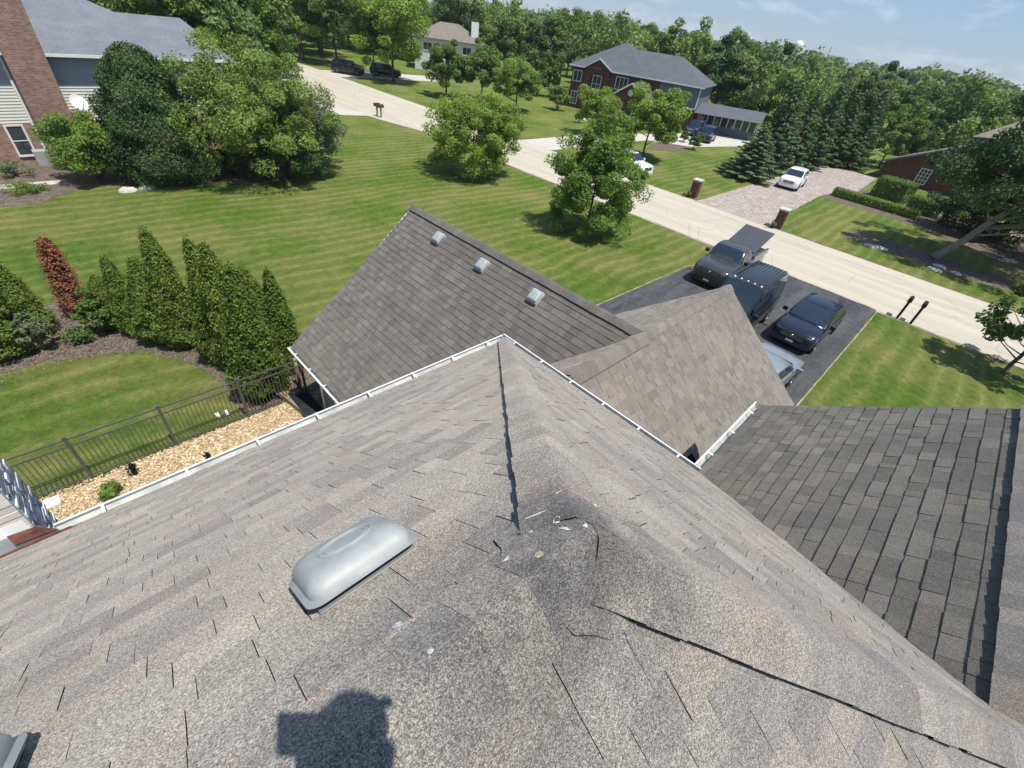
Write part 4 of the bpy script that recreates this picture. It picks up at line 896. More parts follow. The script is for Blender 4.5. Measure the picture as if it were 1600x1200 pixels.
m.face([NR_(-8, 0), NR_(19.0, 0), NR_(17.8, 4.6), NR_(14.0, 4.6), NR_(10.0, 8.8), NR_(-8, 8.8)])
m.face([NR_(19.0, 0), NP(19.0, -9, 5.44), NR_(17.8, 4.6)])
m.face([NR_(-8, 8.8), NR_(10, 8.8), NP(10, -17, 5.44), NP(-8, -17, 5.44)]); m.face([NR_(10, 8.8), NR_(14.0, 4.6), NR_(17.8, 4.6), NP(19.0, -9, 5.44), NP(10, -17, 5.44)])
m.build('roof', M['roof_blue'], nh)
# satellite dish
m = MB(); c = NP(9.35, .5, 3.05); m.lathe([(0, 0), (.18, .015), (.34, .05), (.45, .10)], 20); rot = Vector((.35, -.75, .45)).to_track_quat('Z', 'Y').to_matrix(); m.v = [tuple(c+rot @ Vector(v)) for v in m.v]
m.build('dish', M['white'], None, auto=60, label='white satellite dish beside the brick chimney of the left house', cat='dish')
dsh = bpy.data.objects['dish']; dsh.name = 'satellite_dish'
m = MB(); m.tube([tuple(c), tuple(c+Vector((.1, .35, -.35)))], .03, 6); m.tube([tuple(c+rot @ Vector((0, -.42, .05))), tuple(c+rot @ Vector((0, -.1, .55)))], .02, 6); m.build('dish_arm', M['plastic'], dsh)
m = MB(); c = NP(6.6, .5, 0); m.box((c.x-.35, c.y-.6, 0), (c.x+.35, c.y, .75)); m.build('utility_box', M['plastic'], label='grey utility box on the ground under the white framed window', cat='utility box')
# ------------------------------------------------------------------ red brick house across the road
def frame_house(name, A, B, depth, label, cat='house'):
    A = Vector((*A, 0)); B = Vector((*B, 0)); t = (B-A).normalized(); n = Vector((t.y, -t.x, 0))
    if n.dot(-A) < 0: n = -n
    root = empty(name, tuple(A), label=label, cat=cat); L = (B-A).length
    def P(a, o, z): return A+t*a+n*o+Vector((0, 0, z))
    def bx(m, a0, a1, o0, o1, z0, z1, mi=0):
        Q = [P(a, o, z) for z in (z0, z1) for a, o in ((a0, o0), (a1, o0), (a1, o1), (a0, o1))]
        m.mesh(Q, [(0, 1, 2, 3), (4, 7, 6, 5), (0, 4, 5, 1), (1, 5, 6, 2), (2, 6, 7, 3), (3, 7, 4, 0)], mi)
    return root, P, bx, L, t, n
h2, P2, b2, L2_, t2, n2 = frame_house('brick_house', (66.9, 55.0), (73.0, 35.8), 11, 'two storey red brick house with dark hip roof and arched entry across the road')
m = MB(); b2(m, 0, L2_-6, -11, 0, 0, 5.5); b2(m, L2_-6, L2_, -11, 0, 0, 2.9); m.build('wall', M['brick_red'], h2)
m = MB(); b2(m, L2_-6, L2_-.01, -10.9, -.02, 2.9, 5.5); m.build('upper_wall', M['siding_grey'], h2)
m = MB(); b2(m, L2_-.12, L2_+.02, -.1, .05, 2.9, 5.5); b2(m, L2_-6, L2_, 0, .06, 2.8, 2.95); m.build('trim', M['trim_white'], h2)
m = MB(); e = .5; zt = 5.62; rz_ = 8.6
m.face([P2(-e, e, zt), P2(L2_+e, e, zt), P2(L2_-5, -5.5, rz_), P2(5.5, -5.5, rz_)]); m.face([P2(L2_+e, e, zt), P2(L2_+e, -11.5, zt), P2(L2_-5, -5.5, rz_)])
m.face([P2(-e, -11.5, zt), P2(-e, e, zt), P2(5.5, -5.5, rz_)]); m.face([P2(-e, -11.5, zt), P2(5.5, -5.5, rz_), P2(L2_-5, -5.5, rz_), P2(L2_+e, -11.5, zt)])
m.face([P2(-e-.02, e+.02, zt+.01), P2(12, e+.02, zt+.01), P2(6.2, -5.5, 9.35)]); m.face([P2(12, e+.02, zt+.01), P2(12, -11.5, zt+.01), P2(6.2, -5.5, 9.35)]); m.face([P2(-e-.02, -11.5, zt+.01), P2(-e-.02, e+.02, zt+.01), P2(6.2, -5.5, 9.35)])
m.face([P2(2.1, .45, 5.62), P2(4.3, .45, 6.9), P2(4.3, -3, 7.0)]); m.face([P2(6.5, .45, 5.62), P2(4.3, .45, 6.9), P2(4.3, -3, 7.0)]); m.face([P2(2.1, .45, 5.62), P2(4.3, -3, 7.0), P2(2.1, -1, 5.8)]); m.face([P2(6.5, .45, 5.62), P2(4.3, -3, 7.0), P2(6.5, -1, 5.8)])
m.build('roof', M['roof_dk'], h2)
m = MB(); b2(m, -e, 2.1, e, e+.1, 5.48, 5.64); b2(m, 6.5, L2_+e, e, e+.1, 5.48, 5.64); m.bar(P2(2.1, .5, 5.6), P2(4.3, .5, 6.88), .12, .14); m.bar(P2(6.5, .5, 5.6), P2(4.3, .5, 6.88), .12, .14); m.build('gutter', M['trim_white'], h2)
m = MB(); b2(m, 2.3, 3.2, 0, .35, 0, 5.5); b2(m, 5.4, 6.3, 0, .35, 0, 5.5); m.face([P2(2.3, .352, 5.5), P2(6.3, .352, 5.5), P2(4.3, .352, 6.75)])
arc = [(3.2+.0, 4.0)]+[(4.3-1.1*math.cos(t), 4.0+1.1*math.sin(t)) for t in [math.pi*k/10 for k in range(11)]]
for (a0, z0), (a1, z1) in zip(arc, arc[1:]): m.face([P2(a0, .35, z0), P2(a1, .35, z1), P2(a1, .35, 5.5), P2(a0, .35, 5.5)]); m.face([P2(a0, .35, z0), P2(a1, .35, z1), P2(a1, -.0, z1), P2(a0, -.0, z0)])
m.build('entry_arch', M['brick_red'], h2)
window(None, h2, P2(4.3, .03, 3.7), n2, 1.3, 2.0, 2, 2); window(None, h2, P2(4.3, .03, 1.15), n2, 1.1, 2.0, 1, 1)
window(None, h2, P2(.95, .03, 4.3), n2, 1.3, 1.3, 2, 1); window(None, h2, P2(8.3, .03, 4.3), n2, 1.8, 1.5, 3, 1); window(None, h2, P2(.95, .03, 1.4), n2, 1.0, 1.6, 2, 2); window(None, h2, P2(L2_-3.2, .03, 1.6), n2, 2.0, 1.3, 2, 2)
# attached garage with gable to the road
m = MB(); b2(m, 8.6, 15.0, 0, 6.2, 0, 2.9); m.face([P2(8.6, 6.2, 2.9), P2(15.0, 6.2, 2.9), P2(11.8, 6.2, 4.9)]); m.build('garage_wall', M['brick_red'], h2)
m = MB(); m.face([P2(8.2, 6.6, 2.75), P2(11.8, 6.6, 5.1), P2(11.8, 0, 5.1), P2(8.2, 0, 2.75)]); m.face([P2(15.4, 6.6, 2.75), P2(11.8, 6.6, 5.1), P2(11.8, 0, 5.1), P2(15.4, 0, 2.75)]); m.build('garage_roof', M['roof_dk'], h2)
m = MB(); m.bar(P2(8.2, 6.63, 2.68), P2(11.8, 6.63, 5.03), .08, .16); m.bar(P2(15.4, 6.63, 2.68), P2(11.8, 6.63, 5.03), .08, .16); m.build('fascia', M['trim_white'], h2)
m = MB(); c = P2(11.8, 6.24, 3.9); m.lathe([(0, .03), (.38, .03), (.42, 0)], 16); rot = n2.to_track_quat('Z', 'Y').to_matrix(); m.v = [tuple(c+rot @ Vector(v)) for v in m.v]; m.build('round_vent', M['siding_cream'], h2)
for k in range(3):
    m = MB(); c = P2(12.8, 4.6-k*1.4, 4.50); m.box((c.x-.18, c.y-.18, c.z-.1), (c.x+.18, c.y+.18, c.z+.15)); m.build('roof_vent', M['black_metal'], h2)
window(None, h2, P2(13.4, 6.23, 1.5), n2, 1.5, 1.4, 2, 2)
# porch and low rear wing to the right
m = MB(); b2(m, L2_+.2, L2_+9, -9, -3.6, 0, 1.1); m.build('porch_wall', M['siding_grey'], h2)
m = MB(); m.face([P2(L2_-.2, 0, 2.5), P2(L2_+9.4, -2.6, 2.5), P2(L2_+9.4, -6.5, 3.6), P2(L2_-.2, -5, 3.6)]); m.build('porch_roof', M['roof_dk'], h2)
for k in range(9): m = MB(); b2(m, L2_+.6+k*1.02, L2_+.74+k*1.02, -3.6, -3.45, 1.1, 2.6); m.build('porch_post', M['trim_white'], h2)
m = MB(); b2(m, L2_+.3, L2_+9, -3.5, -3.4, 2.35, 2.6); m.build('porch_beam', M['brick_pink'], h2)
m = MB(); b2(m, L2_+.4, L2_+9, -3.75, -3.7, 1.1, 2.5); m.build('porch_window', M['glass'], h2)
rs = bush_proto(3.4, 1.75, 9000, .22, M['lf_mid'], 81, 'round_shrub', 'round clipped shrub left of the brick house entry', nclus=60, clus=.16, cat='shrub'); place(rs, *G(870, 172))
for px, py, s, lb in ((838, 150, 1.45, 'tall clipped shrub, left of the pair behind the round shrub'), (858, 152, 1.4, 'tall clipped shrub, right of the pair behind the round shrub')): o = cp(rs, px, py, s*.8, lb, sz=s*1.25)
for px, py, s, lb in ((1068, 222, .42, 'small ball shrub at the corner of the brick garage'), (1081, 234, .52, 'left ball shrub beside the dark blue jeep'), (1092, 226, .42, 'right ball shrub beside the dark blue jeep'), (905, 192, .45, 'dark low shrub at the brick house steps')): cp(rs, px, py, s, lb)
sheet('planting_bed', wob([(52, 30), (60, 33), (63, 33), (63, 30), (58, 28)], .15, .6), .010, M['mulch'], kind='structure')
sheet('walk', [G(905, 175), G(915, 178), G(925, 190), G(912, 188)], .020, M['concrete'], kind='structure')
# ------------------------------------------------------------------ pale far house
h3, P3_, b3, L3, t3, n3 = frame_house('pale_house', (62.5, 92), (73.5, 84), 10, 'pale far house with grey hip roof and white chimney among the trees')
m = MB(); b3(m, 0, L3, -9, 0, 0, 5.3); m.build('wall', M['siding_white'], h3)
m = MB(); m.face([P3_(-.6, .6, 5.3), P3_(L3+.6, .6, 5.3), P3_(L3-5, -4.5, 7.9), P3_(5, -4.5, 7.9)]); m.face([P3_(L3+.6, .6, 5.3), P3_(L3+.6, -9.6, 5.3), P3_(L3-5, -4.5, 7.9)]); m.face([P3_(-.6, -9.6, 5.3), P3_(-.6, .6, 5.3), P3_(5, -4.5, 7.9)]); m.face([P3_(-.6, -9.6, 5.3), P3_(5, -4.5, 7.9), P3_(L3-5, -4.5, 7.9), P3_(L3+.6, -9.6, 5.3)]); m.build('roof', M['roof_brown'], h3)
m = MB(); b3(m, L3-2.6, L3-1.2, -2.5, -1.2, 5, 8.6); m.build('chimney', M['white'], h3)
for a in (2.5, 6.5, 10.2): window(None, h3, P3_(a, .03, 3.9), n3, 1.6, 1.2, 2, 1)
h4, P4, b4, L4, t4, n4 = frame_house('barn', (30, 150), (52, 146), 12, 'distant white roofed barn at the top left behind trees', 'barn')
m = MB(); b4(m, 0, L4, -12, 0, 0, 9); m.build('wall', M['siding_cream'], h4)
m = MB(); m.face([P4(-.6, .6, 9), P4(L4+.6, .6, 9), P4(L4+.6, -6, 14), P4(-.6, -6, 14)]); m.face([P4(-.6, -12.6, 9), P4(L4+.6, -12.6, 9), P4(L4+.6, -6, 14), P4(-.6, -6, 14)]); m.build('roof', M['roof_white'], h4)
m = MB()
for k in range(24): a = -.3+k*(L4+.6)/24; m.bar(P4(a, .6, 9.05), P4(a, -6, 14.05), .1, .08)
m.build('roof_ribs', M['siding_white'], h4, kind='stuff')
# ------------------------------------------------------------------ brick house at the right
h5, P5, b5, L5, t5, n5 = frame_house('brick_house', (76.2, 10.6), (75.3, -9), 9, 'brown brick house with long sloping roof edge at the right, behind hedges')
m = MB(); b5(m, 0, 13, -10, 0, 0, 1.9); m.face([P5(0, 0, 1.9), P5(13, 0, 1.9), P5(13, 0, 5.05), P5(10, 0, 6.4)]); m.face([P5(13, 0, 0), P5(19, 0, 0), P5(19, 0, 2.3), P5(13, 0, 5.05)]); m.build('wall', M['brick_red'], h5)
m = MB(); m.face([P5(-.6, .4, 1.78), P5(10, .4, 6.6), P5(10, -11, 6.6), P5(-.6, -11, 1.78)]); m.face([P5(19.5, .4, 2.3), P5(10, .4, 6.6), P5(10, -11, 6.6), P5(19.5, -11, 2.3)])
m.face([P5(6, -3, 5.8), P5(14, -3, 6.6), P5(13, -6.5, 8.3), P5(9, -6.5, 8.0)]); m.face([P5(6, -3, 5.8), P5(9, -6.5, 8.0), P5(6, -10, 5.8)]); m.build('roof', M['roof_brown'], h5)
m = MB(); b5(m, 6.5, 14, -9.6, -3.4, 3.5, 5.8); m.build('dormer_wall', M['siding_grey'], h5)
m = MB(); m.bar(P5(-.6, .42, 1.72), P5(10, .42, 6.54), .1, .2); m.build('fascia', M['siding_grey'], h5)
window(None, h5, P5(4.4, .03, 1.25), n5, 1.0, 1.5, 3, 4, frame=M['siding_cream'])
# ------------------------------------------------------------------ hedges, right garden
def hedge(x0, y0, x1, y1, w, h, label, seed, n=5000, mat='lf_mid', leaf=.16):
    c = Vector(((x0+x1)/2, (y0+y1)/2, 0)); d = Vector((x1-x0, y1-y0, 0)); L = d.length; d.normalize(); s = Vector((-d.y, d.x, 0)); R = np.random.RandomState(seed)
    root = empty('hedge', tuple(c), label=label, cat='hedge')
    u = R.uniform(-1, 1, n); fc = R.uniform(0, 1, n); a = R.uniform(-1, 1, n)
    top = fc < .45; x = u*L/2; y = np.where(top, a*w/2, np.sign(a)*w/2*R.uniform(.85, 1.05, n)); z = np.where(top, h*R.uniform(.88, 1.03, n), np.abs(R.uniform(0, 1, n))*h)
    end = fc > .93; x = np.where(end, np.sign(u)*L/2, x); y = np.where(end, a*w/2, y)
    P = np.stack([x*d.x+y*s.x, x*d.y+y*s.y, z], 1)+R.normal(0, .05, (n, 3)); nr = np.stack([np.where(top, 0, np.sign(a)*s.x), np.where(top, 0, np.sign(a)*s.y), np.where(top, 1, .4)], 1)
    leaf_cloud('foliage', P, R.uniform(.7, 1.3, n)*leaf, M[mat], root, nrm=nr, spread=.6)
    m = LMB()
    for k in range(8): q = d*(L*(k/7-.5)*.9); m.tube([tuple(q), tuple(q+Vector((0, 0, h*.8)))], [.04, .015], 5, cap=False)
    m.build('stem', M['bark'], root); return root
hedge(57.5, 10.6, 57.3, 3.2, 1.0, .7, 'long low clipped hedge edging the right lawn', 91, 9000, 'lf_ash'); hedge(63.5, 8.2, 63, 5.2, 2.4, 1.9, 'tall boxy clipped hedge in front of the brown brick house', 92, 8000)
hedge(61, 4.6, 60.5, 2.2, 1.4, 1.3, 'short clipped hedge right of the boxy one', 93, 5000); hedge(59, 1.5, 58, -3, 1.5, 1.2, 'dark hedge under the big leaning tree', 94, 6000, 'lf_dark')
sheet('planting_bed', wob([(54.5, 11.3), (57, 11.5), (62, 10.8), (66, 9), (66, -12), (47.5, -9), (49, -5), (52.5, -1), (54.8, 4), (55, 8)], .2, .9, 6), .010, M['mulch'], kind='structure')
sheet('tree_bed', wob([(43.5, 6.2), (46.2, 5.8), (46.6, 2), (46.5, -4), (43.6, -5.6), (42.6, -2), (42.9, 3)], .2, .7, 7), .011, M['mulch'], kind='structure')
rl = ['long flat white rock in the tree bed shade, left one', 'flat white rock beside the first in the tree bed shade', 'cream rock at the foot of the leaning tree, nearest the road', 'cream rock right of the trunk foot', 'small cream rock at the end of the row by the trunk', 'pale edging stone beyond the leaning tree', 'white edging stone beyond the leaning tree, right of the first']
for i, (px, py, sx) in enumerate([(1362, 386, 1.2), (1374, 388, 1.2), (1459, 422, 1.0), (1468, 417, .9), (1493, 428, .6), (1545, 365, 1.3), (1580, 369, 1.3)]):
    x, y = G(px, py); m = MB(); m.lathe([(0, .16), (.25, .15), (.42, .07), (.45, 0)], 10); R = random.Random(i+20)
    m.v = [(a*.55*sx+x+R.uniform(-.03, .03), b*1.1*sx+y+R.uniform(-.04, .04), c+R.uniform(-.02, .02)) for a, b, c in m.v]; m.build('rock', M['rock'], auto=60, label=rl[i], cat='rock')
# the big leaning tree
RB = tree_proto('leaning_tree', 1.6, 13.4, 6.6, 72000, .22, M['lf_dark'], seed=31, base_r=.26, lean=(3.4, -4.8), label='big dark tree with leaning trunk at the right edge', nclus=190, clus=.15, wobble=.4, inner=.2, bark='bark_pale', nlimb=40); place(RB, *G(1458, 404))
RB2 = tree_proto('garden_tree', .2, 8.5, 5.4, 34000, .24, M['lf_dark'], seed=32, base_r=.2, label='dark spreading tree beyond the big leaning one', nclus=90, clus=.17, wobble=.4, nlimb=30); place(RB2, 55, -9)
cp(RB2, 0, 0, .8, 'low dark tree between the leaning tree and the brown brick house', x=57, y=-1.0, sz=.55)
cp(RB2, 0, 0, .5, 'dark shrub tree at the right edge beside the road lawn', x=45.5, y=-9.8, sz=.35)
NT_ = tree_proto('verge_tree', .6, 5.2, 2.4, 9000, .20, M['lf_mid'], seed=33, base_r=.1, label='tree with ragged branches cut by the right edge beside the road', nclus=60, clus=.16, wobble=.4, nlimb=30); place(NT_, 28.7, -4.9, 0, .95)
# ------------------------------------------------------------------ spruces along the paver drive
S = [spruce_proto(10, 2.7, 20000, .25, M['lf_spruce'], 1), spruce_proto(10, 2.4, 20000, .25, M['lf_spruce'], 2, .35), spruce_proto(10, 3.0, 20000, .25, M['lf_spruce'], 3)]
sps = [(1165, 278, 188, 2, 1.05, 'short bushy blue green spruce nearest the road side of the drive'), (1195, 268, 105, 0, .95, 'spruce behind the short bushy one'), (1228, 262, 130, 1, .95, 'spruce directly behind the white car'), (1258, 262, 108, 0, .85, 'tallest narrow spruce right of the white car'), (1292, 258, 140, 1, .95, 'spruce right of the tallest one'), (1322, 262, 128, 2, .95, 'broad spruce at the head of the paver drive'), (1180, 262, 150, 1, 1.0, 'dark spruce tucked behind the first pair')]
used = set()
for bx, by, ty, pi, rs_, lb in sps:
    x, y = G(bx, by); zz = min(np.linspace(2, 16, 300), key=lambda q: abs(PX((x, y, q))[1]-ty)); o = S[pi] if pi not in used else copy_tree(S[pi]); used.add(pi)
    place(o, x, y, rnd.uniform(0, 6), rs_, label=lb, group='spruces along the paver drive', sz=zz/10)
# ------------------------------------------------------------------ middle and far trees
D = [tree_proto('deciduous_tree', .5, 12, 5.0, 15000, .38, M['lf_far'], seed=101+k, base_r=.2, nclus=60, clus=.2, wobble=.35, label='background tree', inner=.45) for k in range(2)]
D += [tree_proto('deciduous_tree', .4, 12, 4.8, 15000, .38, M['lf_mid'], seed=111+k, base_r=.2, nclus=60, clus=.2, wobble=.35, label='background tree', inner=.45) for k in range(2)]
D[0].children[0].data.materials[0] = M['lf_far']; D[1].children[0].data.materials[0] = M['lf_olive']; D[2].children[0].data.materials[0] = M['lf_dark']; D[3].children[0].data.materials[0] = M['lf_mid']
mids = [(500, 84, -70, 1, 1.2, 'tall tree at the far side of the road bend'), (545, 74, -70, 0, 1.2, 'tall light tree between the two pickups shade trees and the woods'), (590, 74, -60, 1, 1.2, 'tall light tree behind the middle shade tree'), (395, 120, -80, 1, 1.3, 'tall light tree at the near side of the far road'), (340, 130, -110, 0, 1.2, 'tall light tree behind the left house right roof end'),
 (1110, 178, 58, 2, 1.3, 'broad dark tree behind the right end of the brick house'), (1150, 175, 72, 3, 1.1, 'dark tree right of the one behind the brick house'), (1185, 180, 68, 2, 1.15, 'tree with pointed top behind the first spruces'), (1222, 190, 88, 3, 1.1, 'round topped tree behind the white car spruces'),
 (1128, 150, 38, 0, .9, 'lone round crown rising above the skyline right of the brick house'), (1345, 195, 96, 2, 1.0, 'dark round tree above the head of the paver drive'), (1392, 205, 128, 0, 1.1, 'yellow green tree above the willow shade'), (1430, 210, 122, 1, 1.1, 'bright tree left of the brown brick house dormer'), (1470, 190, 130, 0, 1.1, 'bright tree behind the brown brick house dormer'), (1510, 200, 132, 3, 1.1, 'tree behind the big leaning tree crown'), (1550, 205, 138, 1, 1.2, 'tree at the right edge skyline'),
 (1372, 262, 165, 3, 1.0, 'dark willow like tree at the drive end, left'), (1405, 262, 172, 2, .95, 'dark willow like tree at the drive end, right'),
 (735, 110, 8, 2, .8, 'dark tree just right of the white chimney'), (700, 92, 2, 1, .8, 'tree rising behind the pale far house roof'), (770, 118, 25, 3, .85, 'round dark tree between the white chimney and the brick house'), (806, 120, 18, 1, .9, 'light tree above the bright lawn tree'), (845, 125, 12, 0, 1.0, 'light green tree left of the brick house roof'), (885, 120, 5, 1, 1.0, 'tree directly behind the left roof corner of the brick house'), (925, 110, 18, 0, 1.0, 'light tree behind the brick house ridge, left'), (962, 110, 22, 1, 1.0, 'light tree behind the brick house ridge, middle'), (1005, 112, 32, 0, 1.0, 'light tree behind the brick house ridge, right'), (1045, 118, 52, 1, .9, 'tree behind the falling right hip of the brick house'),
 (650, 80, -20, 3, .8, 'dark tree left of the pale far house'), (565, 80, -60, 1, 1.0, 'tall tree behind the shade trees of the far drive'), (475, 95, -50, 2, .8, 'tree with dark crown at the road bend'),
 (360, 165, -40, 0, 1.1, 'big yellow green tree behind the left house, middle'), (300, 160, -90, 1, 1.2, 'big tree behind the left house roof end'), (425, 150, -10, 3, 1.05, 'drooping tree at the near side of the road bend'), (240, 140, -120, 0, 1.2, 'tall tree rising behind the left house ridge'), (450, 135, 45, 2, .7, 'lower part dark tree beside the pale road')]
used = set()
for bx, by, ty, pi, rs_, lb in mids:
    x, y = G(bx, by); zz = min(np.linspace(2, 30, 400), key=lambda q: abs(PX((x, y, q))[1]-ty)); o = D[pi] if pi not in used else copy_tree(D[pi]); used.add(pi)
    s = zz/12; place(o, x, y, rnd.uniform(0, 6), s*rs_ if zz < 15 else 1.25*rs_, label=lb, group='background trees beyond the road', sz=s)
# far woods: one mass of crowns
R = np.random.RandomState(77); PP = []; SS = []; NN = []; ZZ = []
tr = MB(); tcount = 0
for k in range(210):
    az = math.radians(R.uniform(-6, 92)); d = R.uniform(115, 330) if k > 60 else R.uniform(105, 160)
    x, y = math.cos(az)*d, math.sin(az)*d
    if az < math.radians(9) : d = R.uniform(105, 200); x, y = math.cos(az)*d, math.sin(az)*d
    h = R.uniform(8, 15)*(1+.25*max(0, math.degrees(az)-25)/60)*(.8 if az < .4 else 1); r = R.uniform(4, 7)
    # keep the barn and lane visible
    p, nr, sh, CC = crown_points(3000, 0, h, r, nclus=40, clus=.24, seed=1000+k, inner=.5, wobble=.3)
    PP.append(p+np.array([x, y, 0])); SS.append(sh*R.choice([.5, .7, .85, 1.0, 1.15, 1.35])); NN.append(nr); ZZ.append(R.uniform(.75, 1.3, 3000)*(.36+d/520))
    tr.tube([(x, y, 0), (x, y, h*.6)], [.3, .12], 5, cap=False)
wo_ = leaf_cloud('woods', np.concatenate(PP), np.concatenate(ZZ), M['lf_far'], nrm=np.concatenate(NN), spread=.8, shade=np.concatenate(SS), kind='stuff')
tr.build('woods_trunks', M['bark'], wo_)
# very far ridge of woods
PP = []; NN = []
for k in range(420):
    az = math.radians(R.uniform(-8, 96)); d = R.uniform(340, 900); h = R.uniform(9, 17)+d*.006; r = R.uniform(9, 16)
    p, nr, sh, CC = crown_points(420, 0, h, r, nclus=16, clus=.35, seed=3000+k, inner=.5); PP.append(p+np.array([math.cos(az)*d, math.sin(az)*d, 0])); NN.append(nr)
leaf_cloud('distant_woods', np.concatenate(PP), NR.uniform(2.4, 4.2, 420*420), M['lf_far'], nrm=np.concatenate(NN), spread=.8, kind='stuff')
# water tower and radio mast on the skyline
m = MB(); x, y = G(1243, 108); s = 420/math.hypot(x, y) if False else 1; azw = math.atan2(*reversed((RM.T @ np.array([1243-800, 83-600, FOC]))[:2])); d = 700; x, y = math.cos(azw)*d, math.sin(azw)*d
m.lathe([(0, 29), (2.5, 28.5), (4.2, 26.5), (4.6, 24), (4.0, 21.5), (1.6, 20), (1.2, 8), (1.4, 0)], 20, (x, y, 0)); m.build('water_tower', M['white'], label='tiny white water tower above the distant trees', cat='water tower')
m = MB(); azw = math.atan2(*reversed((RM.T @ np.array([1292-800, 90-600, FOC]))[:2])); d = 600; x, y = math.cos(azw)*d, math.sin(azw)*d
for a, b in ((-.5, 0), (.5, 0), (0, .7)): m.bar((x+a, y+b, 0), (x+a*.3, y+b*.3, 25), .22)
for k in range(12): z = 2*k+1; m.bar((x-.5+.03*k, y, z), (x+.5-.03*k, y, z+1.6), .18)
m.build('radio_mast', M['plastic'], label='thin lattice radio mast on the skyline right of the water tower', cat='mast')
# ------------------------------------------------------------------ mailboxes
def post_mailbox(x, y, label, rz=0):
    r = empty('mailbox', (x, y, 0), rz, label=label, cat='mailbox', group='black post mailboxes by our drive')
    m = LMB(); m.box((-.06, -.06, 0), (.06, .06, 1.05)); m.build('post', M['black_metal'], r)
    m = LMB(); 
    pts = []
    for xx in (-.05, .48):
        pts += [(xx, -.1, 1.0), (xx, .1, 1.0)]+[(xx, .1*math.cos(t), 1.14+.1*math.sin(t)) for t in [math.pi*k/8 for k in range(9)]]
    n = 11; m.mesh(pts, [tuple(range(n))[::-1], tuple(range(n, 2*n))]+[(i, (i+1) % n, n+(i+1) % n, n+i) for i in range(n)]); m.build('box', M['black_metal'], r, auto=40)
    m = LMB(); m.box((.482, -.09, 1.01), (.49, .09, 1.16)); m.lathe([(.05, 0), (.04, .01), (0, .01)], 10, (.49, 0, 1.12), 'x'); m.build('door', M['siding_white'], r); return r
post_mailbox(30.35, -.22, 'black post mailbox nearer the drive, of the pair'); post_mailbox(30.38, -.86, 'black post mailbox farther from the drive, of the pair')
r = empty('mailbox', (29.3, 50.0, 0), label='double brown mailbox on two posts beside the neighbour drive', cat='mailbox')
m = LMB(); m.box((-.07, -.35, 0), (.07, -.21, .95)); m.build('post', M['wood'], r); m = LMB(); m.box((-.07, .45, 0), (.07, .59, .95)); m.build('post', M['wood'], r); m = LMB(); m.box((-.3, -.45, .95), (.3, -.05, 1.25)); m.build('box', M['rust'], r); m = LMB(); m.box((-.3, .3, .95), (.3, .7, 1.25)); m.build('box', M['rust'], r)
for nm, (px, py), lb in (('a', (1082, 308), 'brick mailbox pillar at the far side of the paver drive mouth'), ('b', (1213, 356), 'brick mailbox pillar at the near side of the paver drive mouth')):
    x, y = G(px, py); r = empty('mailbox_pillar', (x, y, 0), .1, label=lb, cat='mailbox', group='brick mailbox pillars'); m = LMB(); m.box((-.33, -.30, 0), (.33, .30, 1.35)); m.build('pillar', M['brick_red'], r)
    m = LMB(); m.box((-.4, -.37, 1.35), (.4, .37, 1.46)); m.build('cap', M['rock'], r); m = LMB(); m.box((-.36, -.15, .8), (-.34, .15, 1.05)); m.build('door', M['black_metal'], r)
    g = bush_proto(.5, .4, 500, .1, M['lf_grey'], 7, 'garden_plant', 'tuft of plants at the foot of the '+('far' if nm == 'a' else 'near')+' brick mailbox pillar', cat='plant', nclus=8); place(g, x-.6, y+.3)
#=SPLIT3=
# ------------------------------------------------------------------ vehicles: front towards local +x
def loft(m, secs, mi=0, close=True):
    n = len(secs[0]); base = len(m.v); pts = [p for s in secs for p in s]; fs = []
    for i in range(len(secs)-1):
        for k in range(n-1): fs.append((i*n+k, i*n+k+1, (i+1)*n+k+1, (i+1)*n+k))
    if close: fs += [tuple(range(n))[::-1], tuple((len(secs)-1)*n+k for k in range(n))]
    m.mesh(pts, fs, mi, smooth=True)
def body_sec(x, w, zb, zt, crown=.03, sh=.07, tuck=.06):
    pr = [(-w*.86, zb), (-w*.97, zb+.06), (-w, zb+.2), (-w*1.0, zb+(zt-zb)*.62), (-w*.985, zt-sh), (-w*.93, zt-.018), (-w*.8, zt+crown*.4), (-w*.4, zt+crown*.9), (0, zt+crown)]
    return [(x, y, z) for y, z in pr]+[(x, -y, z) for y, z in pr[-2::-1]]
def wheel(root, x, y, r, w, side):
    m = LMB(); m.lathe([(r*.62, -w/2), (r*.9, -w/2), (r, -w*.36), (r, w*.36), (r*.9, w/2), (r*.62, w/2)], 24, (x, y, r), 'y'); t = m.build('wheel', M['tyre'], root)
    m = LMB(); s = side*(w/2-.01); m.lathe([(0, s*.75), (r*.12, s*.8), (r*.13, s*.5), (r*.6, s*.55), (r*.64, s)], 20, (x, y, r), 'y')
    for k in range(5): a = 2*math.pi*k/5; m.bar((x, y+s*.8, r), (x+math.cos(a)*r*.6, y+s*.75, r+math.sin(a)*r*.6), .05, .03)
    m.build('rim', M['rim'], t)
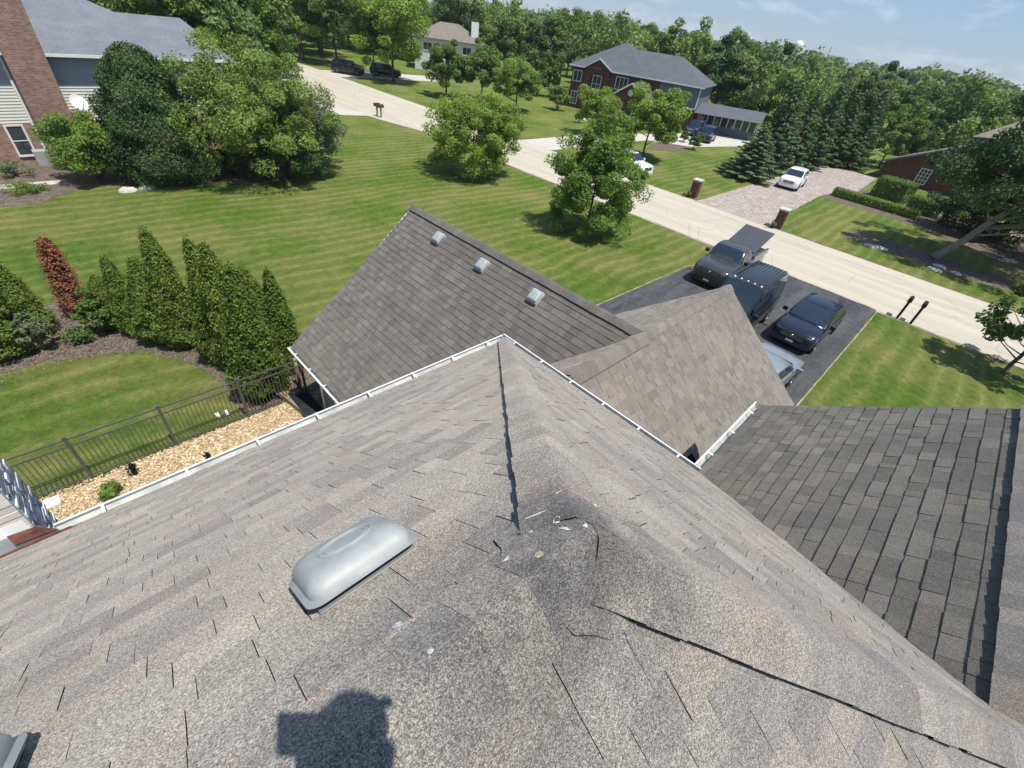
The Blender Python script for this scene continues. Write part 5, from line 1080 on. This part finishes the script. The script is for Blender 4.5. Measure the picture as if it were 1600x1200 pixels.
def car(name, label, cat, paint_, L=4.8, W=1.86, H=1.66, hood=1.02, belt=1.05, a0=.0, wind0=.30, roof0=.46, roof1=.80, tail=.95, wr=.35, kind='suv', glass=True, deck=None, gb=.21, lamps=True, wbase=(.18, .79)):
    """fractions run from the nose (0) to the tail (1)"""
    r = empty(name, label=label, cat=cat); X = lambda f: L/2-f*L; hw = W/2; deck = deck or belt
    st = [(0.0, .80, .36, hood-.30), (.008, .88, .30, hood-.20), (.03, .95, .26, hood-.09), (.08, .985, .24, hood-.035), (.16, 1, gb, hood), (wind0-.02, 1, gb, belt-.01), (wind0+.06, 1, gb, belt), (.5, 1, gb, belt), (.74, 1, gb, belt), (.90, .995, .24, deck), (.965, .97, .28, deck-.05), (.992, .92, .32, deck-.14), (1, .85, .38, deck-.26)]
    m = LMB(); loft(m, [body_sec(X(f), hw*w, zb, zt) for f, w, zb, zt in st])
    body = m.build('body', paint_, r, auto=38)
    for f in wbase:
        for s in (-1, 1):
            m = LMB(); m.lathe([(0, 0), (wr+.075, 0), (wr+.075, .012), (wr+.045, .02), (0, .004)], 24, (X(f), s*(hw-.003), wr+.01), 'y') if s > 0 else m.lathe([(0, 0), (wr+.075, 0), (wr+.075, -.012), (wr+.045, -.02), (0, -.004)], 24, (X(f), -(hw-.003), wr+.01), 'y')
            m.build('wheel_arch', M['tyre'], r)
    for f in wbase:
        for s in (-1, 1): wheel(r, X(f), s*(hw-.085), wr, .22, s)
    # cabin
    rw = hw*.80; bw = hw*.945; rz = H
    def cs(x, wb, wt, z): return [(x, -wb, belt-.02), (x, -(wb*.6+wt*.4), belt+(z-belt)*.4), (x, -wt, z-.07), (x, -wt*.9, z-.02), (x, -wt*.5, z+.012), (x, 0, z+.02), (x, wt*.5, z+.012), (x, wt*.9, z-.02), (x, wt, z-.07), (x, (wb*.6+wt*.4), belt+(z-belt)*.4), (x, wb, belt-.02)]
    tl = tail
    m = LMB(); loft(m, [cs(X(wind0), bw*.93, bw*.88, belt+.02), cs(X((wind0+roof0)/2), bw, (bw+rw)/2*.97, (belt+rz)/2+.03), cs(X(roof0-.01), bw, rw, rz-.035), cs(X(roof0+.03), bw, rw, rz), cs(X((roof0+roof1)/2), bw, rw, rz+.015), cs(X(roof1-.03), bw, rw, rz-.005), cs(X(roof1), bw, rw*.98, rz-.04), cs(X((roof1+tl)/2), bw*.98, (bw+rw)/2*.95, (belt+rz)/2), cs(X(tl), bw*.93, bw*.88, belt+.02)], close=False)
    cab = m.build('cabin', paint_, r, auto=35)
    def quad(nm, pts, mat, off=.012, th=.01):
        pts = [Vector(p) for p in pts]; nn_ = (pts[1]-pts[0]).cross(pts[2]-pts[0]).normalized(); cen = sum(pts, Vector())/len(pts)
        if nn_.dot(cen-Vector((0, 0, .9))) < 0: nn_ = -nn_
        m = LMB(); a = [p+nn_*off for p in pts]; b = [p-nn_*th for p in pts]; n = len(pts); m.mesh(a+b, [tuple(range(n)), tuple(range(n, 2*n))[::-1]]+[(i, i+n, (i+1) % n+n, (i+1) % n) for i in range(n)]); return m.build(nm, mat, r)
    g = M['glass_car']
    xa, xb = X(wind0+.012), X(roof0-.012)
    quad('windshield', [(xa, -bw*.86, belt+.05), (xa, bw*.86, belt+.05), ((xa+xb)/2, (bw+rw)/2*.91, (belt+rz)/2+.035), (xb, rw*.91, rz-.055), (xb, -rw*.91, rz-.055), ((xa+xb)/2, -(bw+rw)/2*.91, (belt+rz)/2+.035)], g, .03)
    xa, xb = X(tl-.012), X(roof1+.012)
    quad('rear_window', [(xa, -bw*.8, belt+.08), (xa, bw*.8, belt+.08), (xb, rw*.86, rz-.07), (xb, -rw*.86, rz-.07)], g, .02)
    nwin = 3 if kind in ('suv', 'van') else 2
    f0 = wind0+.055; f1 = tl-.035; ends = [f0+(f1-f0)*k/nwin for k in range(nwin+1)]
    for s in (-1, 1):
        for k in range(nwin):
            fa, fb = ends[k]+.006, ends[k+1]-.006
            def ztop(f): 
                if f < roof0: return belt+(rz-belt)*(f-wind0)/(roof0-wind0)-.07
                if f > roof1: return belt+(rz-belt)*(tl-f)/(tl-roof1)-.07
                return rz-.11
            pts = []
            for f, z in ((fa, belt+.05), (fb, belt+.05), (fb, max(belt+.1, ztop(fb))), (min(max((fa+fb)/2, roof0), fb-.005) if k == 0 else fa+.003, rz-.11 if k == 0 else max(belt+.1, ztop(fa))), (fa, max(belt+.07, ztop(fa)))):
                q = (z-belt)/(rz-.07-belt); pts.append((X(f), s*(bw+(rw-bw)*min(1, q)), z))
            quad('side_window', pts, g, .014)
        m = LMB(); m.box((X(wind0+.05)-.07, s*(hw+.02) if s > 0 else -hw-.22, belt+.02), (X(wind0+.05)+.06, s*(hw+.22) if s > 0 else -hw-.02, belt+.19)); m.build('mirror', paint_ if kind != 'pickup' else M['black_metal'], r, auto=50)
        if lamps:
            m = LMB(); loft(m, [[(X(.012)+.02, s*hw*.58, hood-.30), (X(.012)+.03, s*hw*.58, hood-.14)], [(X(.02)+.03, s*hw*.80, hood-.31), (X(.02)+.035, s*hw*.80, hood-.12)], [(X(.07)+.01, s*hw*.985, hood-.27), (X(.075)+.0, s*hw*.975, hood-.10)]], close=False); hl = m.build('headlight', M['lamp'], r)
            m = LMB(); m.box((X(1)-.015, s*hw*.62-.12, deck-.32), (X(.985)+.01, s*hw*.62+.14, deck-.16)); m.build('tail_light', M['tail'], r)
        for f in (.42, .60):
            m = LMB(); m.box((X(f)-.1, s*hw-.01 if s < 0 else hw-.01, belt-.16), (X(f)+.1, s*hw+.01 if s < 0 else hw+.012, belt-.13)); m.build('door_handle', M['chrome'] if kind != 'van' else M['black_metal'], r)
    m = LMB(); m.box((X(0)-.04, -hw*.52, hood-.42), (X(0)+.035, hw*.52, hood-.17)); gr = m.build('grille', M['black_metal'], r)
    for k in range(3): m = LMB(); z = hood-.38+k*.075; m.box((X(0)+.036, -hw*.5, z), (X(0)+.045, hw*.5, z+.018)); m.build('grille_bar', M['chrome'], gr)
    m = LMB(); m.box((X(0)-.03, -hw*.84, .30), (X(0)+.05, hw*.84, .50)); m.build('bumper', M['black_metal'] if kind == 'pickup' else paint_, r, auto=40)
    m = LMB(); m.box((X(0)+.051, -.16, .42), (X(0)+.058, .16, .52)); m.build('license_plate', M['white'], r)
    m = LMB(); m.lathe([(0, .02), (.05, .018), (.06, 0)], 12, (X(0)+.045, 0, hood-.28), 'x'); m.build('badge', M['chrome'], r)
    return r, X
# pickup with raised bed cover
pk, X = car('pickup_truck', 'dark grey pickup truck with its flat black bed cover raised', 'pickup truck', M['p_char'], L=5.75, W=1.98, H=1.90, hood=1.22, belt=1.28, wind0=.25, roof0=.345, roof1=.50, tail=.565, wr=.40, kind='pickup', gb=.35, deck=1.20, wbase=(.17, .80))
m = LMB(); b0, b1 = X(.585), X(.985); m.box((b1, -.80, 1.24), (b0, .80, 1.262)); m.build('bed_floor', M['tyre'], pk)
for s in (-1, 1): m = LMB(); m.box((b1, s*.94-.07, 1.1), (b0, s*.94+.05 if s > 0 else s*.94+.07, 1.36)); m.build('bed_rail', M['p_char'], pk, auto=40)
m = LMB(); P0 = Vector((X(.60), 0, 1.50)); P1 = Vector((X(1.02), 0, 2.15)); m.bar(P0, P1, 1.72, .05); m.build('bed_cover', M['tonneau'], pk, auto=30)
for s in (-1, 1): m = LMB(); m.tube([(X(.72), s*.78, 1.3), (X(.82), s*.78, 1.83)], .018, 6); m.build('strut', M['black_metal'], pk)
pk.location = (26.45, 7.95, .02); pk.rotation_euler.z = math.pi+.03
vn, X = car('van', 'tall black van with ribbed roof and clearance lights beside the pickup', 'van', M['p_black'], L=5.5, W=1.98, H=2.35, hood=1.12, belt=1.25, wind0=.17, roof0=.34, roof1=.93, tail=.985, wr=.37, kind='van', wbase=(.17, .78))
for k in range(9): m = LMB(); y = -.66+k*.165; m.bar((X(.40), y, 2.375), (X(.90), y, 2.375), .04, .03); m.build('roof_rib', M['p_black'], vn)
for k in range(5): m = LMB(); m.lathe([(0, .05), (.035, .04), (.045, 0)], 10, (X(.365), -.6+k*.3, 2.34)); m.build('clearance_light', M['amber'], vn)
vn.location = (21.35, 5.15, .02); vn.rotation_euler.z = math.pi+.02
sv, X = car('parked_car', 'glossy blue black car standing alone on the driveway nearest the lawn', 'car', M['p_navy'], L=4.85, W=1.87, H=1.60, hood=1.0, belt=1.03, wind0=.25, roof0=.44, roof1=.72, tail=.93, wr=.34, kind='suv')
for s in (-1, 1): m = LMB(); m.tube([(X(.46), s*.66, 1.60), (X(.48), s*.66, 1.66), (X(.72), s*.66, 1.65), (X(.74), s*.66, 1.59)], .018, 6); m.build('roof_rail', M['black_metal'], sv)
sv.location = (23.65, 2.55, .02); sv.rotation_euler.z = math.pi-.02
sl_, X = car('parked_car', 'pale blue grey car half hidden below the tan roof edge', 'car', M['p_silver'], L=4.7, W=1.84, H=1.5, hood=.98, belt=1.0, wind0=.26, roof0=.42, roof1=.75, tail=.95, wr=.34, kind='suv')
sl_.location = (16.9, 2.42, .02); sl_.rotation_euler.z = -.06
wsu, X = car('parked_car', 'white estate car parked on the pale paver drive', 'car', M['p_white'], L=4.75, W=1.9, H=1.68, hood=1.05, belt=1.08, wind0=.26, roof0=.41, roof1=.84, tail=.97, wr=.36, kind='suv', wbase=(.19, .80)); wsu.location = (55.6, 14.3, .02); wsu.rotation_euler.z = math.pi+.12
w2 = copy_tree(wsu); w2.location = (41.6, 22.4, .02); w2.rotation_euler.z = math.radians(-95); w2['label'] = 'white car parked behind the nearer lawn tree, mostly hidden'
w2.location = (41.0, 25.0, .02)
bj, X = car('parked_car', 'dark blue jeep parked by the brick house porch', 'car', M['p_blue'], L=4.5, W=1.9, H=1.85, hood=1.15, belt=1.2, wind0=.28, roof0=.36, roof1=.9, tail=.97, wr=.40, kind='suv'); bj.location = (68.8, 30.8, .02); bj.rotation_euler.z = math.radians(195)
bk = copy_tree(bj); bk.location = (71.5, 34.0, .02); bk.rotation_euler.z = math.radians(188); bk['label'] = 'dark vehicle parked behind the dark blue jeep'
f1, X = car('parked_car', 'black sport utility car on the far driveway at the top left', 'car', M['p_black'], L=5.0, W=1.95, H=1.8, hood=1.12, belt=1.15, wind0=.26, roof0=.36, roof1=.9, tail=.97, wr=.4, kind='suv'); f1.location = (42.2, 81.0, .02); f1.rotation_euler.z = math.radians(-40)
f2 = copy_tree(f1); f2.location = (48.3, 79.8, .02); f2.rotation_euler.z = math.radians(-32); f2['label'] = 'dark car under the large shade tree on the far driveway'
hz = MB(); hz.box((-950, -950, -1.0), (1550, 1550, 60)); hm = bpy.data.materials.new('haze_air'); hm.use_nodes = True; hn = hm.node_tree; hn.nodes.clear()
ho = hn.nodes.new('ShaderNodeOutputMaterial'); hv = hn.nodes.new('ShaderNodeVolumePrincipled'); hv.inputs['Color'].default_value = (.86, .92, 1, 1); hv.inputs['Density'].default_value = .00016; hn.links.new(hv.outputs[0], ho.inputs['Volume'])
hz.build('haze', hm, kind='stuff')
# ------------------------------------------------------------------ the person taking the photograph (casts the shadow on the roof)
RT = Vector(RM[0]); DN = Vector(RM[1]); FW = Vector(RM[2]); CP = Vector((0, 0, CAMZ))
ph = MB()
def pb(m, r0, r1, d0, d1, f0, f1):
    Q = [CP+RT*r+DN*d+FW*f for f in (f0, f1) for r, d in ((r0, d0), (r1, d0), (r1, d1), (r0, d1))]; m.mesh(Q, [(0, 1, 2, 3), (4, 7, 6, 5), (0, 4, 5, 1), (1, 5, 6, 2), (2, 6, 7, 3), (3, 7, 4, 0)])
pb(ph, -.014, .118, -.014, .056, -.014, -.006)
pho = ph.build('phone', M['black_metal'], label='black phone held level in both hands by the person on the roof', cat='phone')
sc_ = MB(); pb(sc_, -.008, .112, -.010, .052, -.0155, -.0145); sc_.build('screen', M['glass'], pho)
skin = plain('skin', (.45, .27, .19), .55, var=.05); shirt = plain('navy_shirt', (.03, .04, .08), .85, var=.15); jean = plain('jeans', (.05, .07, .12), .85, var=.2, vs=20); hair = plain('dark_hair', (.03, .02, .015), .7)
FH = Vector((math.cos(YAW), math.sin(YAW), 0)); RH = Vector((math.sin(YAW), -math.cos(YAW), 0)); UP = Vector((0, 0, 1))
S_l = LDIR
def roofz(x, y): return min(AP.z-abs(y-AP.y)*TT, AP.z-(x-AP.x)*TT if x > AP.x else 99)
sx_, sy_ = on_roof(546, 1176); Sh = Vector((sx_, sy_, min(AP.z-abs(sy_-AP.y)*TT, AP.z)))
head = Sh-LDIR*(((Sh-CP).dot(FW)+.24)/LDIR.dot(FW))
def W(f, r, u): return head+FH*f+RH*r+UP*u
kz = roofz(*(W(0.10, .14, 0)[:2])); 
def skinned(name, joints, edges, mat, parent, sub=2, root=0):
    me = bpy.data.meshes.new(name); base = wloc(parent) if parent else Vector((0, 0, 0)); me.from_pydata([tuple(Vector(j[0])-base) for j in joints], edges, []); me.materials.append(mat)
    o = bpy.data.objects.new(name, me); COL.objects.link(o); md = o.modifiers.new('skin', 'SKIN'); md.use_smooth_shade = True
    for i, j in enumerate(joints): v = me.skin_vertices[0].data[i]; v.radius = (j[1], j[2] if len(j) > 2 else j[1]); v.use_root = (i == root)
    s = o.modifiers.new('sub', 'SUBSURF'); s.levels = sub; s.render_levels = sub
    if parent: o.parent = parent
    return o
hipc = W(-.22, .05, -.72); hipc.z = max(hipc.z, kz+.42)
pers = empty('person', (hipc.x, hipc.y, kz), label='person in navy shirt and jeans on the roof ridge holding up a black phone', cat='person')
chest = W(-.13, .03, -.33); neck = W(-.05, .01, -.14); shL = W(-.12, -.17, -.24); shR = W(-.12, .21, -.24)
phc = CP+RT*.124+DN*.03-FW*.01; phl = CP+RT*.05+DN*.060-FW*.015
elR = W(.02, .30, -.44); wrR = phc+RT*.03+DN*.05-FW*.03; elL = W(.02, -.12, -.44); wrL = phl+RT*.01+DN*.07-FW*.04
def gnd(v, h): v = Vector(v); v.z = roofz(v.x, v.y)+h; return v
knR = gnd(W(.08, .17, 0), .08); knL = gnd(W(.02, -.14, 0), .08); anR = gnd(W(-.38, .17, 0), .07); anL = gnd(W(-.40, -.10, 0), .07); toR = gnd(W(-.50, .18, 0), .05); toL = gnd(W(-.52, -.11, 0), .05)
J_ = [(hipc, .15, .11), (hipc.lerp(chest, .5), .135, .10), (chest, .155, .11), (neck, .05, .05), (shL, .065), (elL, .045), (wrL, .028), (shR, .065), (elR, .045), (wrR, .028), (hipc+RH*.09-UP*.03, .10), (knR, .065), (anR, .042), (toR, .035), (hipc-RH*.09-UP*.03, .10), (knL, .065), (anL, .042), (toL, .035), (head-UP*.05-FH*.01, .055, .06)]
skinned('body', J_, [(0, 1), (1, 2), (2, 3), (2, 4), (4, 5), (5, 6), (2, 7), (7, 8), (8, 9), (0, 10), (10, 11), (11, 12), (12, 13), (0, 14), (14, 15), (15, 16), (16, 17), (3, 18)], skin, pers)
skinned('shirt', [(hipc-UP*.05, .168, .13), (hipc.lerp(chest, .5), .15, .115), (chest, .17, .125), (neck-UP*.05, .07, .06), (shL, .078), (shL.lerp(elL, .6), .062), (shR, .078), (shR.lerp(elR, .6), .062)], [(0, 1), (1, 2), (2, 3), (2, 4), (4, 5), (2, 6), (6, 7)], shirt, pers)
skinned('jeans', [(hipc-UP*.01, .162, .12), (hipc+RH*.09-UP*.03, .112), (knR, .078), (anR.lerp(knR, .12), .056), (hipc-RH*.09-UP*.03, .112), (knL, .078), (anL.lerp(knL, .12), .056)], [(0, 1), (1, 2), (2, 3), (0, 4), (4, 5), (5, 6)], jean, pers)
for an, to in ((anR, toR), (anL, toL)): skinned('shoe', [(an, .05), (an.lerp(to, .6), .048, .055), (to-FH*.05, .038, .05)], [(0, 1), (1, 2)], M['black_metal'], pers)
lookd = (FH*.8-UP*.35).normalized(); m = MB(); hq = lookd.to_track_quat('Y', 'Z').to_matrix()
HS = .76
rings = [(-.125, .035, .04), (-.105, .058, .065), (-.07, .068, .085), (-.02, .074, .098), (.03, .078, .102), (.07, .070, .092), (.10, .046, .062), (.118, .012, .02)]
secs = []
for zz, a, b in rings: secs.append([tuple(head+hq @ Vector((HS*a*math.cos(t), HS*b*math.sin(t)+(.012 if zz < -.05 else 0), HS*zz))) for t in [2*math.pi*k/20 for k in range(21)]])
loft(m, secs); m.tube([tuple(head+hq @ (Vector(v)*HS)) for v in ((0, .098, .02), (0, .118, -.022), (0, .100, -.034))], [.008, .015, .010], 8)
for s in (-1, 1): m.lathe([(0, 0), (.012, .004), (.02, .012), (.026, .010), (.03, 0)], 10, (0, 0, 0)); nv = 50; m.v[-nv:] = [tuple(head+hq @ Vector((s*(.060+z_), x_, y_*1.2-.01))) for x_, y_, z_ in m.v[-nv:]]
m.build('head', skin, pers, auto=80)
m = MB(); secs = []
for zz, a, b, f in ((-.02, .080, .100, -.5), (.03, .086, .110, -.15), (.07, .079, .102, .4), (.105, .055, .072, .9), (.128, .012, .02, 1)): secs.append([tuple(head+hq @ Vector((HS*a*math.cos(t), HS*min(b*math.sin(t), f*b if f < 1 else b), HS*zz))) for t in [2*math.pi*k/20 for k in range(21)]])
loft(m, secs); m.build('hair', hair, pers, auto=80)
for s in (-1, 1):
    m = MB(); m.lathe([(0, .012), (.008, .009), (.012, 0)], 10); c = head+hq @ Vector((s*.028, .081, .010)); m.v = [tuple(c+hq @ Vector((x_, z_, y_))) for x_, y_, z_ in m.v]; m.build('eye', M['white'], pers, auto=80)
m = MB(); m.bar(head+hq @ Vector((-.02, .080, -.052)), head+hq @ Vector((.02, .080, -.052)), .010, .008); m.build('mouth', M['rust'], pers)
# hands: palms behind the phone edges, five fingers each
def hand(wr, edge, sgn):
    pal = wr.lerp(edge, .55); J = [(wr, .026, .02), (pal, .032, .016)]; Eg = [(0, 1)]
    for k in range(4):
        o = DN*(-.03+k*.021); a = edge+o*.9+FW*(-.012)+RT*sgn*.012; b = edge+o+FW*.012+RT*sgn*.012; c_ = edge+o+FW*.014-RT*sgn*(.014+.004*(k in (1, 2)))
        if sgn < 0: c_ = b-RT*sgn*.004
        n = len(J); J += [(a, .0088), (b, .008), (c_, .0068)]; Eg += [(1, n), (n, n+1), (n+1, n+2)]
    n = len(J); J += [(edge+DN*.045-FW*.025-RT*sgn*.005, .011), (edge+DN*.03-FW*.024-RT*sgn*.04, .009)]; Eg += [(1, n), (n, n+1)]
    skinned('hand', J, Eg, skin, pers, 2)
hand(wrR, CP+RT*.121+DN*.03-FW*.010, 1)
hand(wrL, CP+RT*.045+DN*.064-FW*.012, -1)
